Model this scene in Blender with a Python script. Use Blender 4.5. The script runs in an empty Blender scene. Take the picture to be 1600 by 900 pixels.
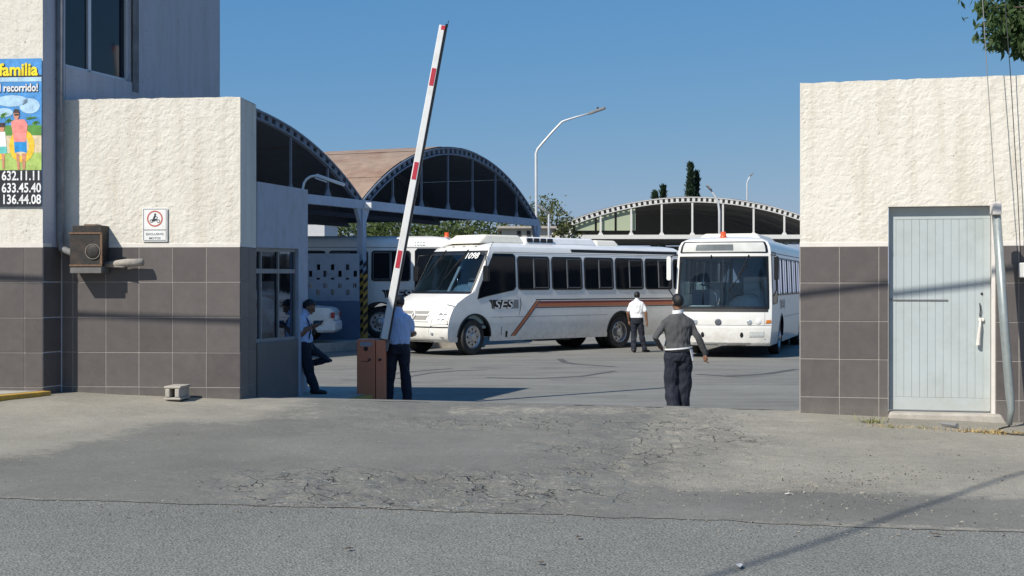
import bpy, bmesh, math, random
import numpy as np
from mathutils import Vector, Matrix
R = math.radians
random.seed(7); rng = np.random.default_rng(11)
scene = bpy.context.scene
COL = scene.collection
# ---------------------------------------------------------------- camera
F = 2150.0; CX = 800.0; HY = 443.0; CH = 1.92      # focal length in photo pixels, horizon row, eye height above the yard
cam = bpy.data.cameras.new('camera'); cam.sensor_width = 36; cam.lens = F/1600*36
cam.shift_y = -(450-HY)/1600; cam.clip_end = 6000; cam.clip_start = .1
cam_o = bpy.data.objects.new('camera', cam); COL.objects.link(cam_o)
cam_o.location = (0, 0, CH); cam_o.rotation_euler = (R(90), 0, 0); scene.camera = cam_o
# ---------------------------------------------------------------- light
AZ, EL = 43.0, 43.0                                 # sun behind the camera, to the left
sun_dir = Vector((-math.sin(R(AZ))*math.cos(R(EL)), -math.cos(R(AZ))*math.cos(R(EL)), math.sin(R(EL))))
w = bpy.data.worlds.new('World'); scene.world = w; w.use_nodes = True
nt = w.node_tree; bg = nt.nodes['Background']
sky = nt.nodes.new('ShaderNodeTexSky'); sky.sky_type = 'NISHITA'; sky.sun_disc = False
sky.sun_elevation = R(EL); sky.sun_rotation = math.atan2(sun_dir.x, sun_dir.y)
sky.altitude = 2000; sky.air_density = 1.0; sky.dust_density = 3.0; sky.ozone_density = 6.0
sep = nt.nodes.new('ShaderNodeSeparateColor'); com = nt.nodes.new('ShaderNodeCombineColor'); nt.links.new(sky.outputs[0], sep.inputs[0])
for ch, (g_, k_) in enumerate(((1.08, .46), (.54, 1.05), (.22, 2.40))):      # a camera's tone response for the whole sky
    pw = nt.nodes.new('ShaderNodeMath'); pw.operation = 'POWER'; pw.inputs[1].default_value = g_; ml = nt.nodes.new('ShaderNodeMath'); ml.operation = 'MULTIPLY'; ml.inputs[1].default_value = k_
    mn = nt.nodes.new('ShaderNodeMath'); mn.operation = 'MINIMUM'; mn.inputs[1].default_value = 3.6
    nt.links.new(sep.outputs[ch], pw.inputs[0]); nt.links.new(pw.outputs[0], ml.inputs[0]); nt.links.new(ml.outputs[0], mn.inputs[0]); nt.links.new(mn.outputs[0], com.inputs[ch])
nt.links.new(com.outputs[0], bg.inputs[0]); bg.inputs[1].default_value = .14
sun = bpy.data.lights.new('sun', 'SUN'); sun.energy = 4.6; sun.angle = R(.5); sun.color = (1, .95, .86)
sun_o = bpy.data.objects.new('sun', sun); COL.objects.link(sun_o)
sun_o.rotation_euler = sun_dir.to_track_quat('Z', 'Y').to_euler(); sun_o.location = (-20, -20, 30)
vs = scene.view_settings; vs.view_transform = 'Standard'; vs.look = 'None'; vs.exposure = .2; vs.gamma = 1
# ---------------------------------------------------------------- helpers
def at(px, py, Y):                                   # a photo pixel at depth Y
    return Vector(((px-CX)*Y/F, Y, CH-(py-HY)*Y/F))
def obj(name, me, mats, parent=None):
    o = bpy.data.objects.new(name, me); COL.objects.link(o)
    if mats is not None:
        for m in (mats if isinstance(mats, (list, tuple)) else [mats]): me.materials.append(m)
    if parent: o.parent = parent
    return o
def tag(o, label=None, cat=None, group=None, kind=None):
    if label: o['label'] = label
    if cat: o['category'] = cat
    if group: o['group'] = group
    if kind: o['kind'] = kind
    return o
def empty(name, loc=(0, 0, 0), rz=0, label=None, cat=None, group=None):
    o = bpy.data.objects.new(name, None); COL.objects.link(o); o.location = loc; o.rotation_euler = (0, 0, rz)
    o.empty_display_size = .2
    return tag(o, label, cat, group)
def dup(o, parent=None):
    c = o.copy(); COL.objects.link(c); c.parent = parent
    for ch in [x for x in bpy.data.objects if x.parent == o]: dup(ch, c)
    return c
class MB:
    def __init__(s): s.v = []; s.f = []; s.m = []
    def add(s, vs_, fs, mi=0, M=None):
        b = len(s.v)
        for p in vs_: s.v.append(tuple(M @ Vector(p)) if M is not None else tuple(p))
        for f in fs: s.f.append(tuple(i+b for i in f)); s.m.append(mi)
        return s
    def box(s, x0, x1, y0, y1, z0, z1, mi=0, M=None):
        return s.add([(x0, y0, z0), (x1, y0, z0), (x1, y1, z0), (x0, y1, z0), (x0, y0, z1), (x1, y0, z1), (x1, y1, z1), (x0, y1, z1)],
                     [(0, 3, 2, 1), (4, 5, 6, 7), (0, 1, 5, 4), (1, 2, 6, 5), (2, 3, 7, 6), (3, 0, 4, 7)], mi, M)
    def prism(s, poly, axis, a, b, mi=0, M=None):    # polygon in the two other axes, extruded along axis from a to b
        n = len(poly); P = []
        for k in (a, b):
            for (p, q) in poly:
                P.append({'x': (k, p, q), 'y': (p, k, q), 'z': (p, q, k)}[axis])
        fs = [tuple(range(n))[::-1], tuple(range(n, 2*n))]+[(i, (i+1) % n, n+(i+1) % n, n+i) for i in range(n)]
        return s.add(P, fs, mi, M)
    def tube(s, path, r, n=8, mi=0, cap=True, M=None, ell=None):
        P = [Vector(p) for p in path]; rs = r if isinstance(r, (list, tuple)) else [r]*len(P)
        rings = []; ref = None
        for i, p in enumerate(P):
            t = (P[min(i+1, len(P)-1)]-P[max(i-1, 0)]).normalized()
            if ref is None:
                ref = Vector((0, 0, 1)) if abs(t.z) < .9 else Vector((0, 1, 0))
            u = (ref-t*ref.dot(t)).normalized(); ref = u; vv = t.cross(u)
            rr = rs[i]
            ra, rb = rr if isinstance(rr, (tuple, list)) else (rr, rr)
            rings.append([p+u*math.cos(2*math.pi*k/n)*ra+vv*math.sin(2*math.pi*k/n)*rb for k in range(n)])
        vs_ = [q for g in rings for q in g]; fs = []
        for i in range(len(P)-1):
            for k in range(n):
                fs.append((i*n+k, i*n+(k+1) % n, (i+1)*n+(k+1) % n, (i+1)*n+k))
        if cap: fs += [tuple(range(n))[::-1], tuple(range((len(P)-1)*n, len(P)*n))]
        return s.add(vs_, fs, mi, M)
    def lathe(s, prof, n=20, mi=0, M=None):          # prof: (radius, z) pairs, turned about z
        vs_ = []; fs = []
        for (r, z) in prof:
            for k in range(n): vs_.append((r*math.cos(2*math.pi*k/n), r*math.sin(2*math.pi*k/n), z))
        for i in range(len(prof)-1):
            for k in range(n): fs.append((i*n+k, i*n+(k+1) % n, (i+1)*n+(k+1) % n, (i+1)*n+k))
        return s.add(vs_, fs, mi, M)
    def ball(s, c, r, n=12, mi=0, M=None):
        rx, ry, rz = r if isinstance(r, (tuple, list)) else (r, r, r)
        prof = [(math.sin(math.pi*i/n), -math.cos(math.pi*i/n)) for i in range(n+1)]
        vs_ = []; fs = []; m = 2*n
        for (a, z) in prof:
            a = max(a, 1e-4)
            for k in range(m): vs_.append((c[0]+rx*a*math.cos(2*math.pi*k/m), c[1]+ry*a*math.sin(2*math.pi*k/m), c[2]+rz*z))
        for i in range(n):
            for k in range(m): fs.append((i*m+k, i*m+(k+1) % m, (i+1)*m+(k+1) % m, (i+1)*m+k))
        return s.add(vs_, fs, mi, M)
    def grid(s, fn, nu, nv, mi=0, skip=None):
        b = len(s.v)
        for i in range(nu+1):
            for j in range(nv+1): s.v.append(tuple(fn(i, j)))
        for i in range(nu):
            for j in range(nv):
                if skip and skip(i, j): continue
                a = b+i*(nv+1)+j
                s.f.append((a, a+nv+1, a+nv+2, a+1)); s.m.append(mi)
        return s
    def mesh(s, name, smooth=False, merge=0, recalc=True):
        me = bpy.data.meshes.new(name); me.from_pydata(s.v, [], s.f); me.update()
        me.polygons.foreach_set('material_index', s.m)
        if merge or recalc:
            bm = bmesh.new(); bm.from_mesh(me)
            if merge: bmesh.ops.remove_doubles(bm, verts=bm.verts, dist=merge)
            if recalc: bmesh.ops.recalc_face_normals(bm, faces=bm.faces)
            bm.to_mesh(me); bm.free()
        if smooth: me.polygons.foreach_set('use_smooth', [True]*len(me.polygons))
        return me
    def build(s, name, mats, parent=None, smooth=False, bevel=0, merge=0, recalc=True, segs=2, auto=None):
        o = obj(name, s.mesh(name, smooth, merge, recalc), mats, parent)
        if auto:
            bm = bmesh.new(); bm.from_mesh(o.data)
            for f in bm.faces: f.smooth = True
            for e in bm.edges:
                if len(e.link_faces) == 2 and e.calc_face_angle(0) > R(auto): e.smooth = False
            bm.to_mesh(o.data); bm.free()
        if bevel:
            md = o.modifiers.new('bevel', 'BEVEL'); md.width = bevel; md.segments = segs; md.limit_method = 'ANGLE'; md.angle_limit = R(40)
        return o
def text_into(mb, string, height, M, mi=0, bold=0., wide=1., shear=0., align='LEFT', ext=.0008, space=1.):
    cu = bpy.data.curves.new('t', 'FONT'); cu.body = string; cu.size = 1; cu.offset = bold; cu.extrude = 0; cu.shear = shear; cu.space_character = space
    cu.align_x = align; cu.resolution_u = 3
    o = bpy.data.objects.new('t', cu); COL.objects.link(o)
    dg = bpy.context.evaluated_depsgraph_get(); me = o.evaluated_get(dg).to_mesh()
    ys = [v.co.y for v in me.vertices]; k = height/.72
    vs_ = [(v.co.x*k*wide, v.co.y*k, 0) for v in me.vertices]
    fs = [tuple(p.vertices) for p in me.polygons]
    mb.add(vs_, fs, mi, M)
    o.evaluated_get(dg).to_mesh_clear(); bpy.data.objects.remove(o); bpy.data.curves.remove(cu)
def frame3(o, x, y):                                  # matrix from origin, right and up vectors
    x = Vector(x).normalized(); y = Vector(y).normalized(); z = x.cross(y).normalized(); y = z.cross(x)
    M = Matrix.Identity(4)
    for i, c in enumerate((x, y, z, Vector(o))):
        for j in range(3): M[j][i] = c[j]
    return M
# ---------------------------------------------------------------- materials
def _n(nt, t, **k):
    n = nt.nodes.new(t)
    for a, b in k.items():
        if hasattr(n, a): setattr(n, a, b)
        else: n.inputs[a].default_value = b
    return n
def mat(name, col, rough=.6, metal=0, vary=.12, scale=6., bump=0., bscale=40., coat=0., spec=.5, dirt=None, dscale=2., damt=.5, emit=0, detail=5, bdist=.01, low=None):
    m = bpy.data.materials.new(name); m.use_nodes = True; nt = m.node_tree; L = nt.links.new
    b = nt.nodes['Principled BSDF']; b.inputs['Roughness'].default_value = rough; b.inputs['Metallic'].default_value = metal
    b.inputs['Coat Weight'].default_value = coat; b.inputs['Specular IOR Level'].default_value = spec
    b.inputs['Base Color'].default_value = (*col, 1)
    tc = nt.nodes.new('ShaderNodeTexCoord')
    if vary or dirt:
        n = _n(nt, 'ShaderNodeTexNoise', Scale=scale, Detail=float(detail), Roughness=.65); L(tc.outputs['Object'], n.inputs['Vector'])
        mr = _n(nt, 'ShaderNodeMapRange'); mr.inputs[1].default_value = .25; mr.inputs[2].default_value = .75
        mr.inputs[3].default_value = 1-vary; mr.inputs[4].default_value = 1+vary; L(n.outputs[0], mr.inputs[0])
        mx = _n(nt, 'ShaderNodeMix', data_type='RGBA', blend_type='MULTIPLY'); mx.inputs[0].default_value = 1
        mx.inputs[6].default_value = (*col, 1); L(mr.outputs[0], mx.inputs[7]); out = mx.outputs[2]
        if dirt:
            n2 = _n(nt, 'ShaderNodeTexNoise', Scale=dscale, Detail=6., Roughness=.7); L(tc.outputs['Object'], n2.inputs['Vector'])
            r2 = _n(nt, 'ShaderNodeMapRange'); r2.inputs[1].default_value = .48; r2.inputs[2].default_value = .72; r2.inputs[4].default_value = damt
            L(n2.outputs[0], r2.inputs[0])
            m2 = _n(nt, 'ShaderNodeMix', data_type='RGBA'); L(r2.outputs[0], m2.inputs[0]); L(out, m2.inputs[6]); m2.inputs[7].default_value = (*dirt, 1); out = m2.outputs[2]
        if low:                                       # dust thrown up from the ground: (colour, z0, z1, amount)
            sx = nt.nodes.new('ShaderNodeSeparateXYZ'); L(tc.outputs['Object'], sx.inputs[0]); nz = _n(nt, 'ShaderNodeTexNoise', Scale=5., Detail=6., Roughness=.7); L(tc.outputs['Object'], nz.inputs['Vector'])
            rz = _n(nt, 'ShaderNodeMapRange'); L(sx.outputs[2], rz.inputs[0])
            for q_, v_ in enumerate((low[2], low[1], 0, low[3])): rz.inputs[q_+1].default_value = v_
            rn = _n(nt, 'ShaderNodeMapRange'); L(nz.outputs[0], rn.inputs[0]); rn.inputs[1].default_value = .3; rn.inputs[2].default_value = .7
            mm = _n(nt, 'ShaderNodeMath', operation='MULTIPLY'); L(rz.outputs[0], mm.inputs[0]); L(rn.outputs[0], mm.inputs[1])
            m3 = _n(nt, 'ShaderNodeMix', data_type='RGBA'); L(mm.outputs[0], m3.inputs[0]); L(out, m3.inputs[6]); m3.inputs[7].default_value = (*low[0], 1); out = m3.outputs[2]
        L(out, b.inputs['Base Color'])
        if rough < .9:
            rr = _n(nt, 'ShaderNodeMapRange'); rr.inputs[3].default_value = max(0, rough-.06); rr.inputs[4].default_value = min(1, rough+.08)
            L(n.outputs[0], rr.inputs[0]); L(rr.outputs[0], b.inputs['Roughness'])
    if bump:
        nb = _n(nt, 'ShaderNodeTexNoise', Scale=bscale, Detail=4., Roughness=.6); L(tc.outputs['Object'], nb.inputs['Vector'])
        bp = _n(nt, 'ShaderNodeBump', Strength=bump, Distance=bdist); L(nb.outputs[0], bp.inputs['Height']); L(bp.outputs[0], b.inputs['Normal'])
    if emit:
        b.inputs['Emission Color'].default_value = (*col, 1); b.inputs['Emission Strength'].default_value = emit
    return m
def glass(name, tint=(.5, .56, .58), rough=.03, trans=.6, spec_tint=(1, 1, 1)):
    m = bpy.data.materials.new(name); m.use_nodes = True; nt = m.node_tree; L = nt.links.new
    for n in list(nt.nodes): nt.nodes.remove(n)
    out = nt.nodes.new('ShaderNodeOutputMaterial'); tr = nt.nodes.new('ShaderNodeBsdfTransparent'); gl = nt.nodes.new('ShaderNodeBsdfGlossy')
    tr.inputs[0].default_value = (*[c*trans for c in tint], 1); gl.inputs['Roughness'].default_value = rough; gl.inputs[0].default_value = (*spec_tint, 1)
    fr = nt.nodes.new('ShaderNodeFresnel'); fr.inputs[0].default_value = 1.5; mx = nt.nodes.new('ShaderNodeMixShader')
    tc = nt.nodes.new('ShaderNodeTexCoord'); ns = _n(nt, 'ShaderNodeTexNoise', Scale=1.3, Detail=2.); L(tc.outputs['Object'], ns.inputs['Vector'])
    bp = _n(nt, 'ShaderNodeBump', Strength=.06, Distance=.05); L(ns.outputs[0], bp.inputs['Height']); L(bp.outputs[0], gl.inputs['Normal'])
    ad = _n(nt, 'ShaderNodeMath', operation='ADD'); ad.inputs[1].default_value = .02; L(fr.outputs[0], ad.inputs[0])
    L(ad.outputs[0], mx.inputs[0]); L(tr.outputs[0], mx.inputs[1]); L(gl.outputs[0], mx.inputs[2]); L(mx.outputs[0], out.inputs[0])
    return m
def stucco(name, col, strength=1.0):
    m = bpy.data.materials.new(name); m.use_nodes = True; nt = m.node_tree; L = nt.links.new; b = nt.nodes['Principled BSDF']
    b.inputs['Roughness'].default_value = .92; b.inputs['Specular IOR Level'].default_value = .15
    tc = nt.nodes.new('ShaderNodeTexCoord')
    n1 = _n(nt, 'ShaderNodeTexNoise', Scale=30., Detail=7., Roughness=.72, Distortion=.5); L(tc.outputs['Object'], n1.inputs['Vector'])
    vo = _n(nt, 'ShaderNodeTexVoronoi', Scale=34.); vo.feature = 'SMOOTH_F1'; L(tc.outputs['Object'], vo.inputs['Vector'])
    ad = _n(nt, 'ShaderNodeMath', operation='ADD'); L(n1.outputs[0], ad.inputs[0])
    ml = _n(nt, 'ShaderNodeMath', operation='MULTIPLY'); ml.inputs[1].default_value = .35; L(vo.outputs[0], ml.inputs[0]); L(ml.outputs[0], ad.inputs[1])
    bp = _n(nt, 'ShaderNodeBump', Strength=strength, Distance=.014); L(ad.outputs[0], bp.inputs['Height']); L(bp.outputs[0], b.inputs['Normal'])
    # pits and grime: hollows are coloured darker, streaks run down
    mp = nt.nodes.new('ShaderNodeMapping'); mp.inputs['Scale'].default_value = (3, 3, .35); L(tc.outputs['Object'], mp.inputs[0])
    n2 = _n(nt, 'ShaderNodeTexNoise', Scale=1.6, Detail=6., Roughness=.7); L(mp.outputs[0], n2.inputs['Vector'])
    r1 = _n(nt, 'ShaderNodeMapRange'); r1.inputs[1].default_value = .41; r1.inputs[2].default_value = .33; r1.inputs[4].default_value = .9; L(n1.outputs[0], r1.inputs[0])
    n3 = _n(nt, 'ShaderNodeTexNoise', Scale=2.2, Detail=3.); L(tc.outputs['Object'], n3.inputs['Vector'])
    r3 = _n(nt, 'ShaderNodeMapRange'); r3.inputs[1].default_value = .42; r3.inputs[2].default_value = .62; L(n3.outputs[0], r3.inputs[0])
    pm = _n(nt, 'ShaderNodeMath', operation='MULTIPLY'); L(r1.outputs[0], pm.inputs[0]); L(r3.outputs[0], pm.inputs[1])
    r2 = _n(nt, 'ShaderNodeMapRange'); r2.inputs[1].default_value = .46; r2.inputs[2].default_value = .74; r2.inputs[4].default_value = .5; L(n2.outputs[0], r2.inputs[0])
    a = _n(nt, 'ShaderNodeMix', data_type='RGBA'); a.inputs[6].default_value = (*col, 1); a.inputs[7].default_value = (col[0]*.62, col[1]*.56, col[2]*.48, 1); L(r2.outputs[0], a.inputs[0])
    c = _n(nt, 'ShaderNodeMix', data_type='RGBA'); L(a.outputs[2], c.inputs[6]); c.inputs[7].default_value = (.16, .13, .10, 1); L(pm.outputs[0], c.inputs[0])
    L(c.outputs[2], b.inputs['Base Color'])
    return m
M_ = {}
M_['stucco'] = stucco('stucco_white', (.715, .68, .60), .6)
M_['stucco2'] = stucco('stucco_shaded', (.46, .47, .51), .35)  # darker bluish copy for the side wall, its shade put into the colour
M_['smooth'] = mat('smooth_plaster', (.70, .655, .60), .85, vary=.1, scale=5, bump=.15, bscale=60)
M_['booth'] = mat('booth_shaded', (.38, .41, .47), .75, vary=.1, scale=4, dirt=(.25, .24, .23), dscale=2.5, damt=.5, bump=.15, bscale=50)  # white booth darkened and blued, so its shade is in the base colour
M_['tile'] = [mat('tile_%d' % i, tuple(c*k for c in (.098, .086, .082)), .5, vary=.1, scale=9, dirt=(.15, .135, .125), dscale=3.5, damt=.35, bump=.05, bscale=80, low=((.26, .235, .20), .45, .75, .45)) for i, k in enumerate((1., .88, 1.13, .97, 1.05))]
M_['grout'] = mat('grout', (.33, .30, .275), .9, vary=.15, scale=20)
M_['concrete'] = mat('concrete', (.40, .37, .32), .9, vary=.2, scale=7, bump=.4, bscale=60, dirt=(.26, .23, .19), dscale=3)
M_['yellow'] = mat('yellow_paint', (.50, .30, .045), .75, vary=.2, scale=9, dirt=(.22, .17, .1), dscale=6, damt=.8)
M_['black'] = mat('black', (.012, .012, .013), .5, vary=.2)
M_['rubber'] = mat('rubber', (.02, .02, .021), .8, vary=.3, scale=12, dirt=(.10, .095, .085), dscale=4, damt=.5)
M_['gasket'] = mat('gasket', (.008, .009, .011), .35, vary=.2)
M_['door'] = mat('door_paint', (.43, .48, .485), .5, vary=.05, scale=3, dirt=(.35, .38, .36), dscale=2.2, damt=.6, low=((.38, .35, .30), .45, .9, .6), bump=.04, bscale=30)
M_['galv'] = mat('galvanised', (.31, .345, .34), .45, metal=.35, vary=.15, scale=14, dirt=(.26, .27, .25), dscale=6, damt=.5)
M_['steel'] = mat('light_steel', (.62, .63, .63), .45, metal=.2, vary=.08)
M_['darksteel'] = mat('dark_steel', (.035, .032, .03), .6, metal=.3, vary=.3, scale=15, dirt=(.10, .06, .04), dscale=7, damt=.6, bump=.3, bscale=40)
M_['whitepaint'] = mat('white_paint', (.80, .80, .78), .4, vary=.05, dirt=(.55, .52, .47), dscale=4, damt=.35)
M_['bus'] = mat('bus_white', (.78, .775, .74), .3, vary=.03, scale=2, coat=.4, dirt=(.60, .57, .51), dscale=1.6, damt=.45, low=((.46, .42, .35), .35, 1.1, .75))
M_['cream'] = mat('cream_fibreglass', (.78, .74, .62), .5, vary=.05)
M_['red'] = mat('red_reflective', (.50, .035, .06), .5, vary=.08)
M_['orange'] = mat('orange_stripe', (.50, .16, .075), .4, vary=.06)
M_['darkred'] = mat('dark_red_stripe', (.20, .035, .035), .4, vary=.06)
M_['amber'] = mat('amber_lens', (.65, .20, .02), .25, vary=.05)
M_['beacon'] = mat('beacon_lens', (.65, .10, .03), .25, vary=.05)
M_['lens'] = mat('lamp_lens', (.55, .58, .60), .12, metal=.5, vary=.1, scale=30)
M_['chrome'] = mat('chrome', (.62, .63, .65), .2, metal=1, vary=.1, scale=10)
M_['rim'] = mat('wheel_rim', (.50, .50, .50), .35, metal=.7, vary=.15, scale=14, dirt=(.25, .22, .2), dscale=8, damt=.5)
M_['blue'] = mat('blue_steel', (.33, .41, .52), .6, vary=.1, scale=5, dirt=(.24, .26, .28), dscale=3, damt=.4)
M_['cabinet'] = mat('cabinet_orange', (.72, .22, .105), .5, vary=.08, scale=4, dirt=(.5, .17, .09), dscale=4, damt=.4)
M_['grey'] = mat('mid_grey', (.22, .22, .22), .6, vary=.1)
M_['dark'] = mat('dark_interior', (.03, .032, .035), .8, vary=.2)
M_['pale'] = mat('pale_interior', (.62, .64, .65), .6, vary=.06)
M_['bluegrey'] = mat('dash_plastic', (.34, .44, .46), .5, vary=.06)
M_['glass'] = glass('clear_glass', (.62, .72, .78), .02, .8)
M_['wglass'] = glass('windscreen_glass', (.86, .94, 1.0), .02, .96)
M_['wglass2'] = glass('dark_windscreen', (.38, .50, .62), .02, .85)
M_['tglass'] = glass('side_glass', (.45, .52, .58), .03, .7)
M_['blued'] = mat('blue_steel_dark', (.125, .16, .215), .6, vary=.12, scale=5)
M_['bglass'] = glass('booth_glass', (.40, .46, .52), .05, .7, (.28, .32, .38))
M_['tint'] = mat('tinted_glass', (.006, .008, .012), .1, vary=0, spec=.18)
M_['tint2'] = mat('office_glass', (.008, .014, .022), .05, vary=0)
M_['bark'] = mat('bark', (.10, .075, .055), .9, vary=.3, scale=12, bump=.6, bscale=25)
M_['wire'] = mat('cable_black', (.02, .02, .02), .6, vary=.1)
# ---------------------------------------------------------------- ground
def interp(x, pts):
    if x <= pts[0][0]: return pts[0][1]
    for (a, b), (c, d) in zip(pts, pts[1:]):
        if x <= c: return b+(d-b)*(x-a)/(c-a)
    return pts[-1][1]
YW = [(-16, 17.8), (-5.43, 16.8), (-3.28, 16.6), (3.25, 15.5), (5.56, 14.95), (16, 12.46)]      # line of the street walls
ZW = [(-16, .80), (-5.43, .60), (-3.28, .515), (3.25, .464), (5.5, .41), (16, .30)]             # pavement level along it
ROAD_Z = .42
def y_wall(x): return interp(x, YW)
def y_road(x): return 8.98-.195*(x+.24)
def z_apron(x, y):
    t = (y-y_road(x))/(y_wall(x)-y_road(x)); t = max(0, min(1.08, t))
    return ROAD_Z+(interp(x, ZW)-ROAD_Z)*t+.012*math.sin(x*1.9+y*.7)*math.sin(y*1.3)*min(1, max(0, t*(1-t)*6))
def poly_in(px, py, poly):
    c = np.zeros(px.shape, bool); n = len(poly); j = n-1
    for i in range(n):
        xi, yi = poly[i]; xj, yj = poly[j]
        with np.errstate(divide='ignore', invalid='ignore'):
            c ^= ((yi > py) != (yj > py)) & (px < (xj-xi)*(py-yi)/(yj-yi+1e-9)+xi)
        j = i
    return c
_T = {}
def vnoise(x, y, s, seed=0):                          # smooth value noise
    T = _T.setdefault(seed, np.random.default_rng(seed).random((256, 256)) if seed not in _T else None); x = x*s; y = y*s
    xi = np.floor(x).astype(int); yi = np.floor(y).astype(int); fx = x-xi; fy = y-yi
    fx = fx*fx*(3-2*fx); fy = fy*fy*(3-2*fy)
    g = lambda a, b: T[a % 256, b % 256]
    return (g(xi, yi)*(1-fx)+g(xi+1, yi)*fx)*(1-fy)+(g(xi, yi+1)*(1-fx)+g(xi+1, yi+1)*fx)*fy
def sheet(name, xs, ts, yfn, zfn, m, mask=None):
    X = np.array(xs)[:, None]+np.zeros(len(ts))[None, :]
    V = np.zeros((len(xs), len(ts), 3))
    for i, x in enumerate(xs):
        for j, t in enumerate(ts):
            y = yfn(x, t); V[i, j] = (x, y, zfn(x, y))
    nu, nv = len(xs), len(ts); idx = np.arange(nu*nv).reshape(nu, nv)
    fs = np.stack([idx[:-1, :-1], idx[1:, :-1], idx[1:, 1:], idx[:-1, 1:]], -1).reshape(-1, 4)
    vv = V.reshape(-1, 3)
    if mask is not None:
        C, dz = mask(vv[:, 0], vv[:, 1], vv[:, 2]); vv = vv.copy(); vv[:, 2] += dz
    me = bpy.data.meshes.new(name); me.from_pydata(vv.tolist(), [], fs.tolist()); me.update()
    if mask is not None:
        a = me.color_attributes.new('mask', 'FLOAT_COLOR', 'POINT'); a.data.foreach_set('color', np.concatenate([C, np.ones((len(vv), 1))], 1).astype(np.float32).ravel())
    me.polygons.foreach_set('use_smooth', [True]*len(me.polygons))
    return tag(obj(name, me, m), kind='structure')
def ground_mat(name, base, vary=.2, fine=150., speck=.35, coarse=.9, bump=.35, masked=False, streak=False):
    m = bpy.data.materials.new(name); m.use_nodes = True; nt = m.node_tree; L = nt.links.new; b = nt.nodes['Principled BSDF']
    b.inputs['Roughness'].default_value = .93; b.inputs['Specular IOR Level'].default_value = .2
    tc = nt.nodes.new('ShaderNodeTexCoord')
    def noise(s, d=4., r=.6, vec=None):
        n = _n(nt, 'ShaderNodeTexNoise', Scale=float(s), Detail=d, Roughness=r); L(vec or tc.outputs['Object'], n.inputs['Vector']); return n.outputs[0]
    def rng_(v, a, b_, c, d):
        n = _n(nt, 'ShaderNodeMapRange'); L(v, n.inputs[0])
        for i, q in enumerate((a, b_, c, d)): n.inputs[i+1].default_value = q
        return n.outputs[0]
    def mix(fac, a, c, mode='MIX'):
        n = _n(nt, 'ShaderNodeMix', data_type='RGBA', blend_type=mode)
        if isinstance(fac, float): n.inputs[0].default_value = fac
        else: L(fac, n.inputs[0])
        for i, q in ((6, a), (7, c)):
            if isinstance(q, tuple): n.inputs[i].default_value = (*q, 1)
            else: L(q, n.inputs[i])
        return n.outputs[2]
    def mth(op, a, c):
        n = _n(nt, 'ShaderNodeMath', operation=op)
        for i, q in enumerate((a, c)):
            if isinstance(q, (int, float)): n.inputs[i].default_value = q
            else: L(q, n.inputs[i])
        return n.outputs[0]
    nf = noise(fine, 2.); nc = noise(coarse, 5.); nm = noise(9, 5., .7)
    col = base; h = nf
    if masked:
        at_ = nt.nodes.new('ShaderNodeAttribute'); at_.attribute_name = 'mask'; sp = nt.nodes.new('ShaderNodeSeparateColor'); L(at_.outputs[0], sp.inputs[0])
        asp, crk, dust = sp.outputs[0], sp.outputs[1], sp.outputs[2]
        jag = mth('ADD', asp, rng_(nm, .3, .7, -.5, .5)); asp2 = rng_(jag, .2, .85, 0, 1)
        dj = mth('ADD', dust, rng_(nm, .3, .7, -.35, .35)); dust2 = rng_(dj, .35, .8, 0, .85)
        col = mix(asp2, (.275, .255, .208), base)
        col = mix(dust2, col, (.285, .262, .212))
        # broken surface: plates split by open cracks; sun on the broken edges is painted in as pale colour
        wn = _n(nt, 'ShaderNodeTexNoise', Scale=2.4, Detail=4.); L(tc.outputs['Object'], wn.inputs['Vector'])
        wv = _n(nt, 'ShaderNodeVectorMath', operation='SCALE'); wv.inputs[3].default_value = .55; L(wn.outputs[1], wv.inputs[0])
        wa = _n(nt, 'ShaderNodeVectorMath', operation='ADD'); L(tc.outputs['Object'], wa.inputs[0]); L(wv.outputs[0], wa.inputs[1])
        mp = nt.nodes.new('ShaderNodeMapping'); mp.inputs['Scale'].default_value = (1, .8, 1); L(wa.outputs[0], mp.inputs[0])
        vo = _n(nt, 'ShaderNodeTexVoronoi', Scale=3.6); vo.feature = 'DISTANCE_TO_EDGE'; L(mp.outputs[0], vo.inputs['Vector'])
        part = rng_(noise(1.7, 3.), .42, .62, 0, 1)
        cz = mth('MULTIPLY', rng_(crk, .25, .8, 0, 1), part)
        line = mth('MULTIPLY', rng_(vo.outputs[0], .012, .035, 1, 0), cz)
        edge = mth('MULTIPLY', mth('MULTIPLY', rng_(vo.outputs[0], .03, .11, 1, 0), cz), rng_(nm, .45, .6, 0, 1))
        col = mix(mth('MULTIPLY', edge, .55), col, (.34, .325, .28)); col = mix(mth('MULTIPLY', line, .62), col, (.045, .042, .037))
        fl = mth('MULTIPLY', mth('MULTIPLY', rng_(noise(22, 3., .55), .55, .66, 0, 1), rng_(noise(1.1, 4., .7), .42, .6, 0, 1)), mth('ADD', mth('ADD', mth('MULTIPLY', crk, .6), mth('MULTIPLY', dust, .35)), .16))
        col = mix(fl, col, (.34, .325, .28))
        h = mth('SUBTRACT', mth('MULTIPLY', nf, .25), mth('MULTIPLY', line, 4.)); h = mth('ADD', h, mth('MULTIPLY', mth('MULTIPLY', noise(13, 4.), crk), 3.0)); h = mth('ADD', h, mth('MULTIPLY', fl, .8))
    sv = rng_(nf, .3, .7, 1-speck, 1+speck); col = mix(1., col, sv, 'MULTIPLY')
    col = mix(1., col, rng_(nc, .25, .75, 1-vary, 1+vary), 'MULTIPLY')
    col = mix(1., col, rng_(nm, .25, .75, 1-vary*.6, 1+vary*.6), 'MULTIPLY')
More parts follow.
